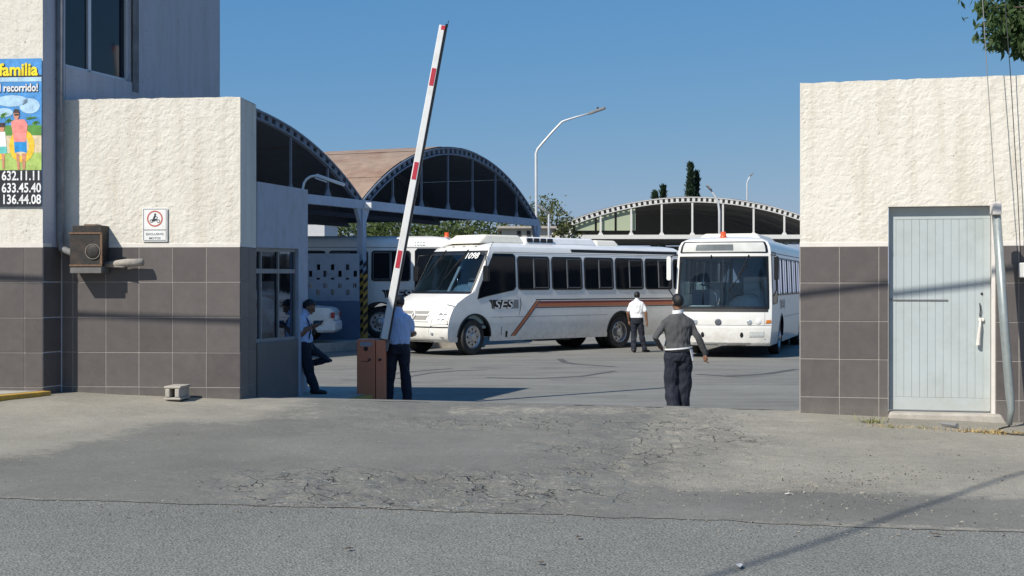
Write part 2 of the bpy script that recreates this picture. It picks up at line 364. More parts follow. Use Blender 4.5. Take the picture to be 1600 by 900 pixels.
    if streak:                                            # tyre polish and oil, swept in long arcs
        mp = nt.nodes.new('ShaderNodeMapping'); mp.inputs['Scale'].default_value = (.35, 1.9, 1); mp.inputs['Rotation'].default_value = (0, 0, R(-14)); L(tc.outputs['Object'], mp.inputs[0])
        ns = noise(1.1, 6., .75, mp.outputs[0]); col = mix(1., col, rng_(ns, .3, .72, 1.22, .72), 'MULTIPLY')
        st = rng_(noise(.5, 4., .6), .58, .7, 0, .5); col = mix(st, col, (.09, .088, .085))
    L(col, b.inputs['Base Color'])
    bp = _n(nt, 'ShaderNodeBump', Strength=bump, Distance=.012); L(h, bp.inputs['Height']); L(bp.outputs[0], b.inputs['Normal'])
    return m
ASPH = (.165, .161, .141)
def apron_mask(x, y, z):
    px = CX+x*F/y; py = HY+(CH-z)*F/y
    wx = (vnoise(x+40, y, 1.6, 1)-.5)*26+(vnoise(x+40, y, 5, 11)-.5)*22; wy = (vnoise(x+40, y, 1.6, 2)-.5)*9+(vnoise(x+40, y, 5, 12)-.5)*8
    qx, qy = px+wx*.6, py+wy*.6
    AP = [(-900, 745), (-200, 735), (70, 710), (265, 656), (388, 661), (470, 630), (520, 600), (1045, 600), (1040, 645), (1000, 690), (960, 745), (1060, 758), (1240, 766), (1640, 778), (2600, 800), (2600, 950), (-900, 950)]
    GP = [(990, 600), (1130, 600), (1170, 680), (1150, 745), (950, 760), (985, 690)]
    jit = [(26*math.cos(k*2.4)*math.sqrt((k+.5)/14), 9*math.sin(k*2.4)*math.sqrt((k+.5)/14)) for k in range(14)]
    asph = sum(poly_in(qx+a, qy+b, AP).astype(float) for a, b in jit)/14
    gravel = sum(poly_in(qx+a*1.5, qy+b*1.5, GP).astype(float) for a, b in jit)/14
    asph = np.maximum(asph, gravel*.72)
    dust = np.where(px > 1040, .55, 0.)*(py < 770)+.45*((px < 500) & (py < 655))
    seam = np.exp(-((y-(8.98-.195*(x+.24))-.03)/(.04+.14*vnoise(x+50, y*0, 1.3, 8)))**2); dust = np.maximum(dust, .8*seam*(.15+.8*vnoise(x+50, y*0, .9, 9)))
    dust = np.maximum(dust, .65*np.exp(-((py-641)/9)**2)*(px > 700)); dust = np.maximum(dust, gravel*.35)
    crk = np.exp(-((px-640)/330)**4)*np.exp(-((py-768)/34)**4)
    crk = np.maximum(crk, .75*np.exp(-((px-1010)/220)**4)*np.exp(-((py-690)/55)**4)); crk = np.maximum(crk, .55*np.exp(-((px-760)/300)**4)*np.exp(-((py-655)/25)**4))
    crk = np.maximum(crk, .6*np.exp(-((px-1250)/150)**4)*np.exp(-((py-752)/14)**4))
    crk *= .5+vnoise(x+9, y, 1.2, 5)
    dz = .014*(vnoise(x+30, y, 2.1, 3)-.5)+crk*.050*(vnoise(x+30, y, 6.5, 4)-.5)+crk*.030*(vnoise(x+30, y, 15, 6)-.5)
    fade = np.clip((y-(8.98-.195*(x+.24))-.1)/.25, 0, 1); dz = dz*fade
    return np.stack([asph, np.clip(crk, 0, 1), np.clip(dust, 0, 1)], 1), dz
def wob(x): return .16*(float(vnoise(np.array(x+60.), np.array(3.), .8, 51))-.5)+.09*(float(vnoise(np.array(x+60.), np.array(3.), 3.1, 52))-.5)+.05*(float(vnoise(np.array(x+60.), np.array(3.), 11, 53))-.5)
xs = np.concatenate([np.linspace(-30, -8, 12), np.linspace(-7.9, 7.9, 330), np.linspace(8, 30, 12)])
sheet('pavement', xs, np.linspace(0, 1.04, 150), lambda x, t: y_road(x)+(y_wall(x)-y_road(x))*t+(1-min(1, t))**6*wob(x), z_apron, ground_mat('worn_pavement', ASPH, .2, 120., .36, .8, .8, masked=True), apron_mask)
sheet('road', np.linspace(-60, 60, 41), np.linspace(0, 1, 12), lambda x, t: -16+(y_road(x)+.35+16)*t, lambda x, y: ROAD_Z-.004, ground_mat('road_asphalt', (.205, .203, .180), .14, 75., .62, .5, 1.))
RAMP = 2.7
def z_yard(x, y):
    d = y-(y_wall(x)+.55); t = max(0, min(1, d/RAMP)); t = t*t*(3-2*t)
    return (interp(x, ZW)-.012)*(1-t)
yts = list(np.linspace(.45, 3.4, 24))+list(np.linspace(4, 40, 40))+[60, 90, 130]
sheet('yard', list(np.linspace(-45, -6, 12))+list(np.linspace(-5.5, 6, 60))+list(np.linspace(7, 60, 14)), yts, lambda x, t: y_wall(max(-16, min(16, x)))+t, z_yard,
      ground_mat('yard_concrete', (.205, .20, .178), .14, 60., .2, .35, .3, streak=True))
g = MB(); g.box(-3000, 3000, -1500, 4000, -1.0, -.08); tag(g.build('ground', ground_mat('far_ground', (.20, .18, .14), .25, 8., .2, .05)), kind='structure')
# raised kerbs
def kerb_poly(name, pts, z0, z1, mats, label=None):
    mb = MB(); mb.prism(pts, 'z', z0, z1); return tag(mb.build(name, mats, bevel=.015), kind='structure')
kerb_poly('booth_kerb', [(-3.9, 17.3), (-2.75, 18.2), (-2.58, 19.1), (-2.26, 20.8), (-2.26, 22.3), (-3.3, 22.6), (-3.9, 22.6)], -.05, .235, M_['concrete'])
mb = MB()
for (a, b) in (((-2.75, 18.2), (-2.58, 19.1)), ((-2.58, 19.1), (-2.26, 20.8))):
    a = Vector((*a, 0)); b = Vector((*b, 0)); d = (b-a).normalized(); n = Vector((d.y, -d.x, 0)); M = frame3(a, d, (0, 0, 1))
    mb.box(0, (b-a).length, .06, .24, -.015, .16, M=M)
tag(mb.build('kerb_paint', M_['yellow'], bevel=.01), kind='structure')
# yellow kerb stone left of the gate, before the office
k0 = at(-60, 640, 15.35); k1 = at(67, 611, 16.40)
mb = MB(); d = Vector((k1.x-k0.x, k1.y-k0.y, 0)); M = frame3((k0.x, k0.y, 0), d, (0, 0, 1)); mb.box(0, d.length, .3, k0.z+.13, 0, .14, M=M)
tag(mb.build('kerb', M_['yellow'], bevel=.012), kind='structure')
mb = MB(); mb.prism([(k0.x-.01, k0.y+.15), (k1.x-.02, k1.y+.12), (-5.75, 16.7), (-9, 17)], 'z', .3, k0.z+.125); tag(mb.build('footway', M_['concrete']), kind='structure')
# shed platform
PLZ = .25
kerb_poly('shed_platform', [(-30, 31), (-9.2, 31.2), (-4.2, 40.4), (-1.0, 41.2), (-1.0, 52), (-30, 60)], -.06, PLZ, M_['concrete'])
# tyre marks swept on the yard
mb = MB()
def ribbon(mb, pts, wd, z=.004):
    P = [Vector((p.x, p.y, 0)) for p in pts]
    for i in range(len(P)-1):
        t = (P[i+1]-P[i]).normalized(); n = Vector((-t.y, t.x, 0))*wd/2; zz = Vector((0, 0, z))
        mb.add([P[i]-n+zz, P[i+1]-n+zz, P[i+1]+n+zz, P[i]+n+zz], [(0, 1, 2, 3)])
def gp(px, py): return at(px, py, F*CH/(py-HY))
for pts, wd in (([(875, 561), (882, 566), (898, 569), (930, 571), (960, 573)], .17), ([(600, 586), (650, 580), (705, 576)], .12), ([(620, 592), (672, 583), (720, 579), (760, 578)], .10), ([(1090, 585), (1140, 588), (1200, 584), (1245, 577)], .2), ([(760, 590), (830, 592), (910, 588), (960, 580)], .14)):
    q = [gp(*p) for p in pts]
    sm = []
    for i in range(len(q)-1):
        for k in range(5): sm.append(q[i].lerp(q[i+1], k/5))
    ribbon(mb, sm+[q[-1]], wd)
tag(mb.build('tyre_marks', mat('tyre_mark', (.085, .083, .08), .9, vary=.35, scale=3), recalc=False), 'dark curved tyre marks on the yard concrete', 'tyre marks', kind='stuff')
# ---------------------------------------------------------------- street walls
def _vn(u, z, s, seed): return float(vnoise(np.array(u+20.), np.array(z+20.), s, seed))
def relief(u, z, k=1): return k*(.003*(_vn(u, z, 3.1, 31)-.5)+.004*(_vn(u, z, 13.7, 32)-.5)+.005*(_vn(u, z, 33, 33)-.5))
def topw(u): return .012*(_vn(u, 0, 1.7, 35)-.5)+.014*(_vn(u, 0, 14, 36)-.5)
class Wall:
    def __init__(s, a, b): s.a = Vector((*a, 0)); s.d = (Vector((*b, 0))-s.a).normalized(); s.rz = math.atan2(s.d.y, s.d.x); s.n = Vector((-s.d.y, s.d.x, 0))
    def uz(s, px, py, off=0):                        # local (u, z) of a pixel on the plane lying off metres inside the wall face
        k = Vector(((px-CX)/F, 1, -(py-HY)/F)); o = s.a+s.n*off
        t = o.dot(s.n)/Vector((k.x, k.y, 0)).dot(s.n); p = k*t
        return (p-o).dot(s.d), CH+p.z
def tiles(parent, us, zs, y=-.004, thick=.02, clip=None):
    for i in range(len(us)-1):
        for j in range(len(zs)-1):
            u0, u1, z0, z1 = us[i], us[i+1], zs[j], zs[j+1]
            if u1-u0 < .03 or z1-z0 < .03: continue
            if clip and clip(u0, u1, z0, z1): continue
            mb = MB(); g = .0045; e = random.uniform(-.0015, .0015)
            mb.box(u0+g, u1-g, y+e, y+thick, z0+g, z1-g)
            mb.build('tile', random.choice(M_['tile']), parent, bevel=.002, segs=1)
# gate wall, left of the entrance
WL = Wall((-5.52, 16.808), (-3.28, 16.6))
UL = lambda x, y=443: WL.uz(x, y)[0]
ZL = lambda y, x=300: WL.uz(x, y)[1]
wl = empty('gate_wall', (WL.a.x, WL.a.y, 0), WL.rz, 'white stucco wall over dark tiles left of the entrance, carrying the motorcycle sign', 'wall')
uE = UL(375.5); zt = ZL(153); zti = ZL(384)
mb = MB()
n = 86
mb.grid(lambda i, j: (uE*i/n, -.0 + relief(uE*i/n, zti+(zt-zti)*j/92, 0 < i < n), zti+.03+(zt-zti-.03)*j/92 + (topw(uE*i/n) if j == 92 else 0)), n, 92)
def topf(i, j): return (uE*i/n, (relief(uE*i/n, zt, 0 < i < n) if j == 0 else .686*j/6), zt+topw(uE*i/n)*(1-j/6))
mb.grid(topf, n, 6)
mb.add([(uE, 0, zti+.03), (uE, .69, zti+.03), (uE, .69, zt-.01), (uE, 0, zt)], [(0, 1, 2, 3)])
mb.add([(uE, .69, zti), (0, .69, zti), (0, .69, zt-.012), (uE, .69, zt-.012)], [(0, 1, 2, 3)])
mb.build('plaster', M_['stucco'], wl, smooth=False, recalc=False)
mb = MB(); mb.box(.0, uE-.001, -.006, .69, zti-.02, zti+.031); mb.build('plaster_band', M_['smooth'], wl, bevel=.004)
mb = MB(); mb.box(0, uE-.003, 0, .688, .2, zti-.02); mb.build('grout_backing', M_['grout'], wl)
usL = [UL(x) for x in (84, 114, 165.3, 217, 269, 322)]+[uE]
zsL = [.25]+[ZL(y) for y in (605, 551, 496, 440.7)]+[zti-.005]
tiles(wl, usL, zsL)
for j in range(len(zsL)-1):                          # return face of the wall end, two tiles deep
    for (a, b) in ((.004, .36), (.36, .688)):
        mb = MB(); mb.box(uE-.006, uE+.003, a+.004, b-.004, zsL[j]+.004, zsL[j+1]-.004); mb.build('tile', random.choice(M_['tile']), wl, bevel=.002, segs=1)
# gate wall, right of the entrance, with the door
WR = Wall((3.245, 15.5), (5.56, 14.95))
UR = lambda x, y=443: WR.uz(x, y)[0]
ZR = lambda y, x=1300: WR.uz(x, y)[1]
wr = empty('gate_wall', (WR.a.x, WR.a.y, 0), WR.rz, 'white stucco wall over dark tiles right of the entrance, with a pale blue door', 'wall')
zt2, zti2 = ZR(129.5, 1252), ZR(383, 1260); uD0, uD1 = UR(1388), UR(1549.5); zD1 = ZR(323, 1390); zD0 = ZR(645, 1392); uR1 = 5.2; T = .26
def stw(u0, u1, z0, z1, nu, nv, top=False):
    m_ = MB(); m_.grid(lambda i, j: (u0+(u1-u0)*i/nu, relief(u0+(u1-u0)*i/nu, z0+(z1-z0)*j/nv, 0 < i and j > 0), z0+(z1-z0)*j/nv+(topw(u0+(u1-u0)*i/nu) if top and j == nv else 0)), nu, nv)
    return m_
mb = stw(0, uR1, zD1, zt2, 180, 60, True)
for (a, b) in ((0, uD0), (uD1, uR1)): mb.v and mb.grid(lambda i, j, a=a, b=b: (a+(b-a)*i/50, relief(a+(b-a)*i/50, zti2+.03+(zD1-zti2-.03)*j/16, 0 < i < 50 and j < 16), zti2+.03+(zD1-zti2-.03)*j/16), 50, 16)
mb.grid(lambda i, j: (uR1*i/180, relief(uR1*i/180, zt2, i > 0) if j == 0 else T*j/2, zt2+topw(uR1*i/180)*(1-j/2)), 180, 2)
mb.box(-.0005, .0, .0, T, zti2+.03, zt2); mb.add([(0, T, 0), (uD0, T, 0), (uD0, T, zt2), (0, T, zt2)], [(0, 1, 2, 3)]); mb.add([(uD1, T, 0), (uR1, T, 0), (uR1, T, zt2), (uD1, T, zt2)], [(0, 1, 2, 3)]); mb.add([(uD0, T, zD1), (uD1, T, zD1), (uD1, T, zt2), (uD0, T, zt2)], [(0, 1, 2, 3)])
mb.build('plaster', M_['stucco'], wr, recalc=False)
mb = MB(); mb.box(-.004, uD0, -.006, T, zti2-.022, zti2+.031); mb.box(uD1, uR1, -.006, T, zti2-.022, zti2+.031); mb.build('plaster_band', M_['smooth'], wr, bevel=.004)
mb = MB(); mb.box(-.006, uD0-.001, 0, T, .1, zti2-.022); mb.box(uD1+.001, uR1, 0, T, .1, zti2-.022); mb.build('grout_backing', M_['grout'], wr)
mb = MB(); mb.box(uD0, uD1, .002, T, zD1, zD1+.05); mb.box(uD0-.004, uD0, .001, T, zti2+.03, zD1); mb.box(uD1, uD1+.035, -.004, T, zD0-.05, zD1-.001); mb.build('door_reveal', M_['smooth'], wr)
usR = [0]+[UR(x) for x in (1311.3, 1373)]+[uD0-.003]; zsR = [.15]+[ZR(y) for y in (620.5, 561, 501.7, 442)]+[zti2-.022]
tiles(wr, usR, zsR)
usR2 = [uD1+.04, UR(1592), UR(1592)+.44, UR(1592)+.88, UR(1592)+1.32, UR(1592)+1.76]; tiles(wr, usR2, zsR)
# door: frame, grooved boards, closing strip, latch with a paper bag tied to it
dy = .10
door = MB(); door.box(uD0+.012, uD1-.004, dy+.02, dy+.05, zD0+.03, zD1-.004); dl = door.build('door', M_['door'], wr)
fr = MB(); fw = .075
fr.box(uD0+.012, uD1-.004, dy, dy+.02, zD1-.14, zD1-.004); fr.box(uD0+.012, uD1-.004, dy, dy+.02, zD0+.03, zD0+.03+.14)
fr.box(uD0+.012, uD0+.012+fw, dy+.001, dy+.02, zD0+.17, zD1-.14); fr.box(uD1-.004-fw, uD1-.004, dy+.001, dy+.02, zD0+.17, zD1-.14); fr.build('door_frame', M_['door'], dl, bevel=.003)
b0, b1 = uD0+.012+fw, uD1-.004-fw; nb = 11
for i in range(nb):
    a = b0+(b1-b0)*i/nb; b = b0+(b1-b0)*(i+1)/nb
    mb = MB(); e = .003+random.uniform(-.0008, .0008); mb.box(a+.001, b-.001, dy+e, dy+.02, zD0+.172, zD1-.142); mb.build('board', M_['door'], dl, bevel=.0015, segs=1)
hz = ZR(468.5, 1400)
mb = MB(); mb.box(uD0+.02, UR(1482), dy-.012, dy+.003, hz-.006, hz+.006); mb.build('slide_bar', M_['grey'], dl)
hu, hz1 = WR.uz(1532, 488)
mb = MB(); mb.tube([(hu, dy-.02, hz1+.10), (hu+.005, dy-.03, hz1+.03), (hu, dy-.02, hz1-.05)], .007, 6); mb.build('latch', M_['darksteel'], dl)
mb = MB(); mb.box(hu-.015, hu+.045, dy-.03, dy-.002, hz1-.10, hz1-.065); mb.build('lock_plate', M_['smooth'], dl, bevel=.006)
mb = MB(); mb.tube([(hu+.005, dy-.035, hz1-.07), (hu, dy-.05, hz1-.15), (hu-.012, dy-.05, hz1-.25), (hu-.02, dy-.045, hz1-.36)], [.010, .014, .018, .024], 7, cap=True); mb.build('rag', M_['smooth'], dl)
mb = MB(); mb.ball((UR(1535.5), dy-.001, ZR(459, 1535)), .014, 6); mb.build('peephole', M_['black'], dl)
mb = MB(); zs_ = zD0+.012
mb.prism([(uD0-.06, .18), (uD0+.01, zs_), (uD1+.09, zs_), (uD1+.26, .18)], 'y', -.13, .2); mb.build('doorstep', M_['concrete'], wr, bevel=.02)
# ---------------------------------------------------------------- office building, far left
A = Vector((-5.61, 16.45, 0)); B = Vector((-4.31, 20.3, 0)); OT = 6.25
off = empty('office_building', (A.x, A.y, 0), 0, 'tall stucco office building at the far left with a shaded window in its side', 'building')
WS = Wall((A.x, A.y), (B.x, B.y)); WF = Wall((A.x, A.y), (A.x+.9957, A.y-.092))
LS = (B-A).length
Ms = frame3((0, 0, 0), WS.d, (0, 0, 1))             # local: x along side wall, y up, z outward (to the right)
w0, w1 = WS.uz(102, 60)[0], WS.uz(207, 60)[0]; wb0 = WS.uz(103, 104)[1]; wt = 5.9
mb = MB()
for (a, b, c, d) in ((0, w0, .3, OT), (w1, LS, .3, OT), (w0, w1, .3, wb0), (w0, w1, wt, OT)):
    nu = max(1, int((b-a)/.12)); mb.grid(lambda i, j: Ms @ Vector((a+(b-a)*i/nu, c+(d-c)*j/8, .003*math.sin(i*2+j))), nu, 8)
for (x0, y0, x1, y1) in ((w0, wb0, w1, wb0), (w1, wb0, w1, wt), (w0, wt, w0, wb0), (w1, wt, w0, wt)):
    mb.add([Ms @ Vector(p) for p in ((x0, y0, 0), (x1, y1, 0), (x1, y1, -.14), (x0, y0, -.14))], [(0, 1, 2, 3)])
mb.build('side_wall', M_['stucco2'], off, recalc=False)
mb = MB(); Lf = 6.0; fd = -WF.d
zto = WF.uz(40, 384)[1]
mb.grid(lambda i, j: (fd.x*Lf*i/150, fd.y*Lf*i/150+relief(i*.04+7, j*.045, i > 0), zto+.03+(OT-zto-.03)*j/90), 150, 90)
mb.build('front_wall', M_['stucco'], off, recalc=False)
mb = MB(); mb.prism([(.0, .001), (fd.x*Lf, fd.y*Lf+.001), (fd.x*Lf, fd.y*Lf+.5), (.15, .5)], 'z', .3, zto-.02); mb.build('grout_backing', M_['grout'], off)
mb = MB(); mb.prism([(.004, -.006), (fd.x*Lf, fd.y*Lf-.006), (fd.x*Lf, fd.y*Lf+.5), (.15, .5)], 'z', zto-.02, zto+.031); mb.build('plaster_band', M_['smooth'], off)
tu = [WF.uz(x, 500)[0] for x in (-66, -14, 38.5)]+[0]
zz = [.35]+[WF.uz(40, y)[1] for y in (605, 551, 496.5, 440.7)]+[zto-.005]
tp = Matrix.Rotation(WF.rz, 4, 'Z')
for i in range(3):
    for j in range(5):
        mb = MB(); mb.box(tu[i]+.0045, tu[i+1]-.0045, -.005, .006, zz[j]+.0045, zz[j+1]-.0045, M=tp); mb.build('tile', random.choice(M_['tile']), off, bevel=.002, segs=1)
for j in range(5):
    mb = MB(); mb.box(.006, .34, zz[j]+.0075, zz[j+1]-.0075, -.004, .006, M=Ms); mb.build('tile', random.choice(M_['tile']), off, bevel=.002, segs=1)
Cc = B+fd*Lf*1.1
mb = MB(); mb.prism([(.0, .0), (fd.x*Lf, fd.y*Lf), (Cc.x-A.x, Cc.y-A.y), (B.x-A.x, B.y-A.y)], 'z', OT-.003, OT+.12); mb.build('roof', M_['concrete'], off)
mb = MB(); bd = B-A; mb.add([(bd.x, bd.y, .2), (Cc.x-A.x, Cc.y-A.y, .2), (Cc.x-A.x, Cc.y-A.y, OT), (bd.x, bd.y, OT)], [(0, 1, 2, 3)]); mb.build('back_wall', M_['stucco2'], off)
win = MB(); wm = WS.uz(147.5, 60)[0]; t_ = .045
for (a, b, c, d) in ((w0, w1, wb0, wb0+t_), (w0, w0+t_, wb0, wt), (w1-t_, w1, wb0, wt), (wm-.03, wm+.03, wb0, wt)):
    win.box(a, b, c, d, -.13, -.07, M=Ms)
wo = win.build('window', M_['steel'], off)
for (a, b) in ((w0+t_, wm-.03), (wm+.03, w1-t_)):
    mb = MB(); mb.box(a, b, wb0+t_, wt, -.105, -.098, M=Ms); mb.build('pane', M_['tint2'], wo)
mb = MB(); mb.box(w0, w1, wb0+.05, wt, -1.4, -1.35, M=Ms); mb.build('blind', M_['dark'], wo)
mb = MB(); mb.box(w1+.0, w1+.13, wb0-.12, wt, -.02, .012, M=Ms); mb.build('cement_trim', mat('wet_cement', (.17, .17, .17), .9, vary=.35, scale=4, bump=.4, bscale=30), off)
# conduit and electricity meter on the gate wall
def wlp(px, py, off_): u, z = WL.uz(px, py, -off_); return (u, -off_, z)
mt = empty('electricity_meter', (WL.a.x, WL.a.y, 0), WL.rz, 'rusty dark electricity meter box with its conduit on the left gate wall', 'meter box')
p0 = wlp(109, 352, .27); p1 = wlp(158, 427, .27); D = .25
mb = MB(); mb.box(p0[0]+.015, p1[0]-.01, -D+.02, -.0, p1[2]+.10, p0[2]); mb.build('box', M_['darksteel'], mt, bevel=.006)
mb = MB(); mb.box(p0[0], p1[0], -D-.02, -D+.02, p1[2]+.09, p0[2]-.10); mb.build('front_cover', M_['darksteel'], mt, bevel=.008)
mb = MB(); mb.box(p0[0]+.0, p1[0], -D-.015, -.02, p1[2]-.0, p1[2]+.085); mb.build('lower_tray', mat('tray_grey', (.14, .135, .13), .7, vary=.25, scale=14), mt, bevel=.006)
mb = MB(); mb.box(p0[0]-.01, p1[0]+.01, -D-.028, -D-.005, p0[2]-.105, p0[2]-.085); mb.box(p0[0]-.005, p1[0]+.012, -D-.028, -D-.005, p1[2]+.085, p1[2]+.105); mb.box(p1[0]-.01, p1[0]+.012, -D-.028, -D, p1[2]+.10, p0[2]-.09); mb.box(p0[0]+.15, p0[0]+.30, -D+.05, -.05, p0[2], p0[2]+.015); mb.build('rusty_edge', mat('rust', (.17, .10, .06), .8, vary=.35, scale=18), mt)
c = wlp(145, 393, D+.03)
mb = MB(); Mx = frame3((c[0], -D-.02, c[2]), (1, 0, 0), (0, 0, 1)); mb.lathe([(.001, .02), (.055, .02), (.08, .012), (.09, -.0)], 24, M=Mx); mb.build('dial', M_['darksteel'], mt, smooth=True)
mb = MB(); mb.lathe([(.085, .0), (.085, .016), (.094, .016), (.094, 0)], 24, M=Mx); mb.build('dial_ring', mat('dull_ring', (.20, .18, .15), .7, vary=.3, scale=20), mt)
text_into(MB(), '', .01, Mx)
c0 = wlp(91, 20, .10); xs_ = c0[0]
mb = MB(); mb.tube([(xs_+.02, -.10, 5.9), (xs_+.02, -.10, ZL(200)), (xs_+.025, -.10, ZL(372)), (xs_+.05, -.12, ZL(388)), (p0[0]+.02, -.14, ZL(398)), (p0[0]+.08, -.14, ZL(400))], .045, 10); mb.build('conduit', mat('old_conduit', (.20, .20, .20), .7, vary=.3, scale=8), mt, smooth=True)
q = wlp(196, 411, .12)
mb = MB(); mb.tube([(p1[0]-.03, -.12, q[2]-.02), (q[0], -.12, q[2]), (q[0]+.22, -.13, q[2]+.01)], [.03, .05, .045], 10); mb.tube([(p1[0]-.03, -.12, q[2]-.03), (q[0], -.15, q[2]-.05)], .015, 6); mb.build('pipe_stub', mat('mortar_stub', (.34, .31, .27), .9, vary=.3, scale=10, bump=.6, bscale=25), mt, smooth=True)
# motorcycle sign
s0 = WL.uz(223.5, 325); s1 = WL.uz(262.5, 377.5)
sg = empty('parking_sign', (WL.a.x, WL.a.y, 0), WL.rz, 'small white EXCLUSIVO MOTOS sign with a motorcycle in a red ring', 'sign')
mb = MB(); mb.box(s0[0], s1[0], -.022, -.016, s1[1], s0[1]); mb.build('plate', M_['whitepaint'], sg, bevel=.002)
Mg = frame3((s0[0], -.0235, s1[1]), (1, 0, 0), (0, 0, 1)); SW = s1[0]-s0[0]; SH = s0[1]-s1[1]
def flat(name, mb, m, parent): return mb.build(name, m, parent, recalc=False)
mb = MB()
for (a, b, c, d) in ((.012, SW-.012, SH-.018, SH-.012), (.012, SW-.012, SH*.335, SH*.345+.004), (.012, SW-.012, .012, .018), (.012, .018, .018, SH-.018), (SW-.018, SW-.012, .018, SH-.018)): mb.add([(a, c, 0), (b, c, 0), (b, d, 0), (a, d, 0)], [(0, 1, 2, 3)], M=Mg)
text_into(mb, 'EXCLUSIVO', .026, Mg @ Matrix.Translation((SW/2, SH*.19, .0005)), bold=.012, align='CENTER', wide=1.15); text_into(mb, 'MOTOS', .026, Mg @ Matrix.Translation((SW/2, SH*.07, .0005)), bold=.012, align='CENTER', wide=1.15)
def discm(mb, x, y, r0, r1, M, n=28, mi=0):
    vs_ = []; fs = []
    for k in range(n):
        a = 2*math.pi*k/n; vs_ += [(x+r0*math.cos(a), y+r0*math.sin(a), .0006), (x+r1*math.cos(a), y+r1*math.sin(a), .0006)]
    for k in range(n): fs.append((2*k, 2*k+1, (2*k+3) % (2*n), (2*k+2) % (2*n)))
    mb.add(vs_, fs, mi, M)
cx_, cy_ = SW/2, SH*.68
for q in (-.043, .043): discm(mb, cx_+q, cy_-.03, .014, .021, Mg)
mb.add([(cx_-.045, cy_-.03, .0006), (cx_-.01, cy_-.036, .0006), (cx_+.02, cy_-.02, .0006), (cx_+.035, cy_+.005, .0006), (cx_+.012, cy_-.002, .0006), (cx_-.03, cy_-.008, .0006)], [(0, 1, 2, 3, 4, 5)], M=Mg)
mb.add([(cx_-.028, cy_-.004, .0007), (cx_-.004, cy_-.006, .0007), (cx_+.012, cy_+.03, .0007), (cx_-.008, cy_+.04, .0007)], [(0, 1, 2, 3)], M=Mg); discm(mb, cx_+.004, cy_+.05, .0001, .013, Mg); mb.add([(cx_, cy_+.03, .0008), (cx_+.035, cy_+.008, .0008), (cx_+.038, cy_+.016, .0008), (cx_+.004, cy_+.038, .0008)], [(0, 1, 2, 3)], M=Mg)
flat('lettering', mb, mat('sign_black', (.03, .04, .05), .6), sg)
mb = MB(); discm(mb, cx_, cy_, .082, .098, Mg); flat('red_ring', mb, mat('sign_red', (.50, .10, .07), .6), sg)
# advertising banner
bn = empty('advertising_banner', (A.x, A.y, 0), WF.rz, 'colourful advertising banner with family photo and phone numbers on the office wall', 'banner')
bl, br = WF.uz(-150, 200)[0], WF.uz(66.5, 200)[0]
zb = lambda y: WF.uz(40, y)[1]
def bx(px): return WF.uz(px, 200)[0]
Mb = frame3((0, -.028, 0), (1, 0, 0), (0, 0, 1))
bmats = [mat('ban_'+k, c, .45, vary=.32, scale=16) for k, c in (('sky', (.07, .28, .62)), ('cloud', (.42, .62, .80)), ('black', (.02, .022, .028)), ('yellow', (.85, .68, .02)), ('white', (.82, .82, .82)), ('skin', (.60, .27, .16)), ('pink', (.85, .28, .25)), ('blue', (.02, .28, .65)), ('green', (.10, .28, .05)), ('grass', (.40, .55, .14)), ('sand', (.70, .58, .38)), ('teal', (.12, .50, .45)), ('hair', (.06, .04, .035)), ('ring', (.85, .55, .04)))]
mb = MB(); mb.box(bl, br, -.026, -.02, zb(323), zb(92)); mb.build('sheet', bmats[0], bn)
mb = MB()
def bq(x0, y0, x1, y1, mi, lay): mb.add([(bx(x0), zb(y1), lay*.0006), (bx(x1), zb(y1), lay*.0006), (bx(x1), zb(y0), lay*.0006), (bx(x0), zb(y0), lay*.0006)], [(0, 1, 2, 3)], mi, Mb)
def bp_(pts, mi, lay): mb.add([(bx(x), zb(y), lay*.0006) for x, y in pts], [tuple(range(len(pts)))], mi, Mb)
def bd_(x, y, rx, ry, mi, lay, n=16): bp_([(x+rx*math.cos(2*math.pi*k/n), y+ry*math.sin(2*math.pi*k/n)) for k in range(n)], mi, lay)
bq(-149, 118, 66.4, 121, 2, 1); bq(-149, 121, 66.4, 128, 1, 1)
for (x, y, rx, ry) in ((20, 158, 26, 9), (48, 166, 16, 12), (8, 176, 14, 7), (-30, 165, 30, 12)): bd_(min(x, 66-rx), y, rx, ry, 1, 2)
bq(-149, 238, 66.4, 266, 9, 1); bq(-149, 210, 66.4, 239, 10, 2); bq(-149, 196, 66.4, 212, 8, 3)
rr = random.Random(4)
for (tx, ty) in ((7, 178), (50, 184), (58, 190), (-20, 180), (16, 186)):
    for k in range(11):
        a = rr.uniform(0, 6.28); l = rr.uniform(6, 13); ex = min(65.5, tx+math.cos(a)*l); ey = ty+math.sin(a)*l*.6+3
        bp_([(tx-1.5, ty), (ex, ey), (tx+1.5, ty+2.5)], 8, 4)
bd_(36, 228, 20, 26, 13, 5); bd_(36, 228, 11, 16, 10, 6); bd_(-2, 236, 14, 14, 13, 5)
bp_([(27, 240), (32, 240), (33, 265), (29, 265)], 5, 7); bp_([(36, 240), (43, 240), (41, 265), (37, 265)], 5, 7)
bp_([(23.5, 220), (43, 220), (44, 239), (34.5, 237), (25, 239)], 7, 8); bp_([(19, 191), (25, 187), (40, 187), (45, 195), (42, 222), (24, 222)], 6, 9)
bd_(27.5, 179.5, 4.6, 7.5, 5, 10); bp_([(22.5, 177), (24, 171), (31, 171), (32.5, 177)], 12, 11); bp_([(24, 178), (32, 178), (31, 181), (25, 181)], 12, 12)
bp_([(0, 228), (12, 228), (13, 240), (1, 240)], 11, 8); bp_([(-2, 206), (10, 206), (12, 229), (0, 229)], 4, 9); bd_(5, 200, 4.2, 6.5, 5, 10); bp_([(1, 199), (2, 192), (9, 192), (9.5, 199)], 12, 11); bp_([(4, 240), (9, 240), (9, 264), (6, 264)], 5, 7)
bq(-149, 266, 66.4, 322.6, 2, 2)
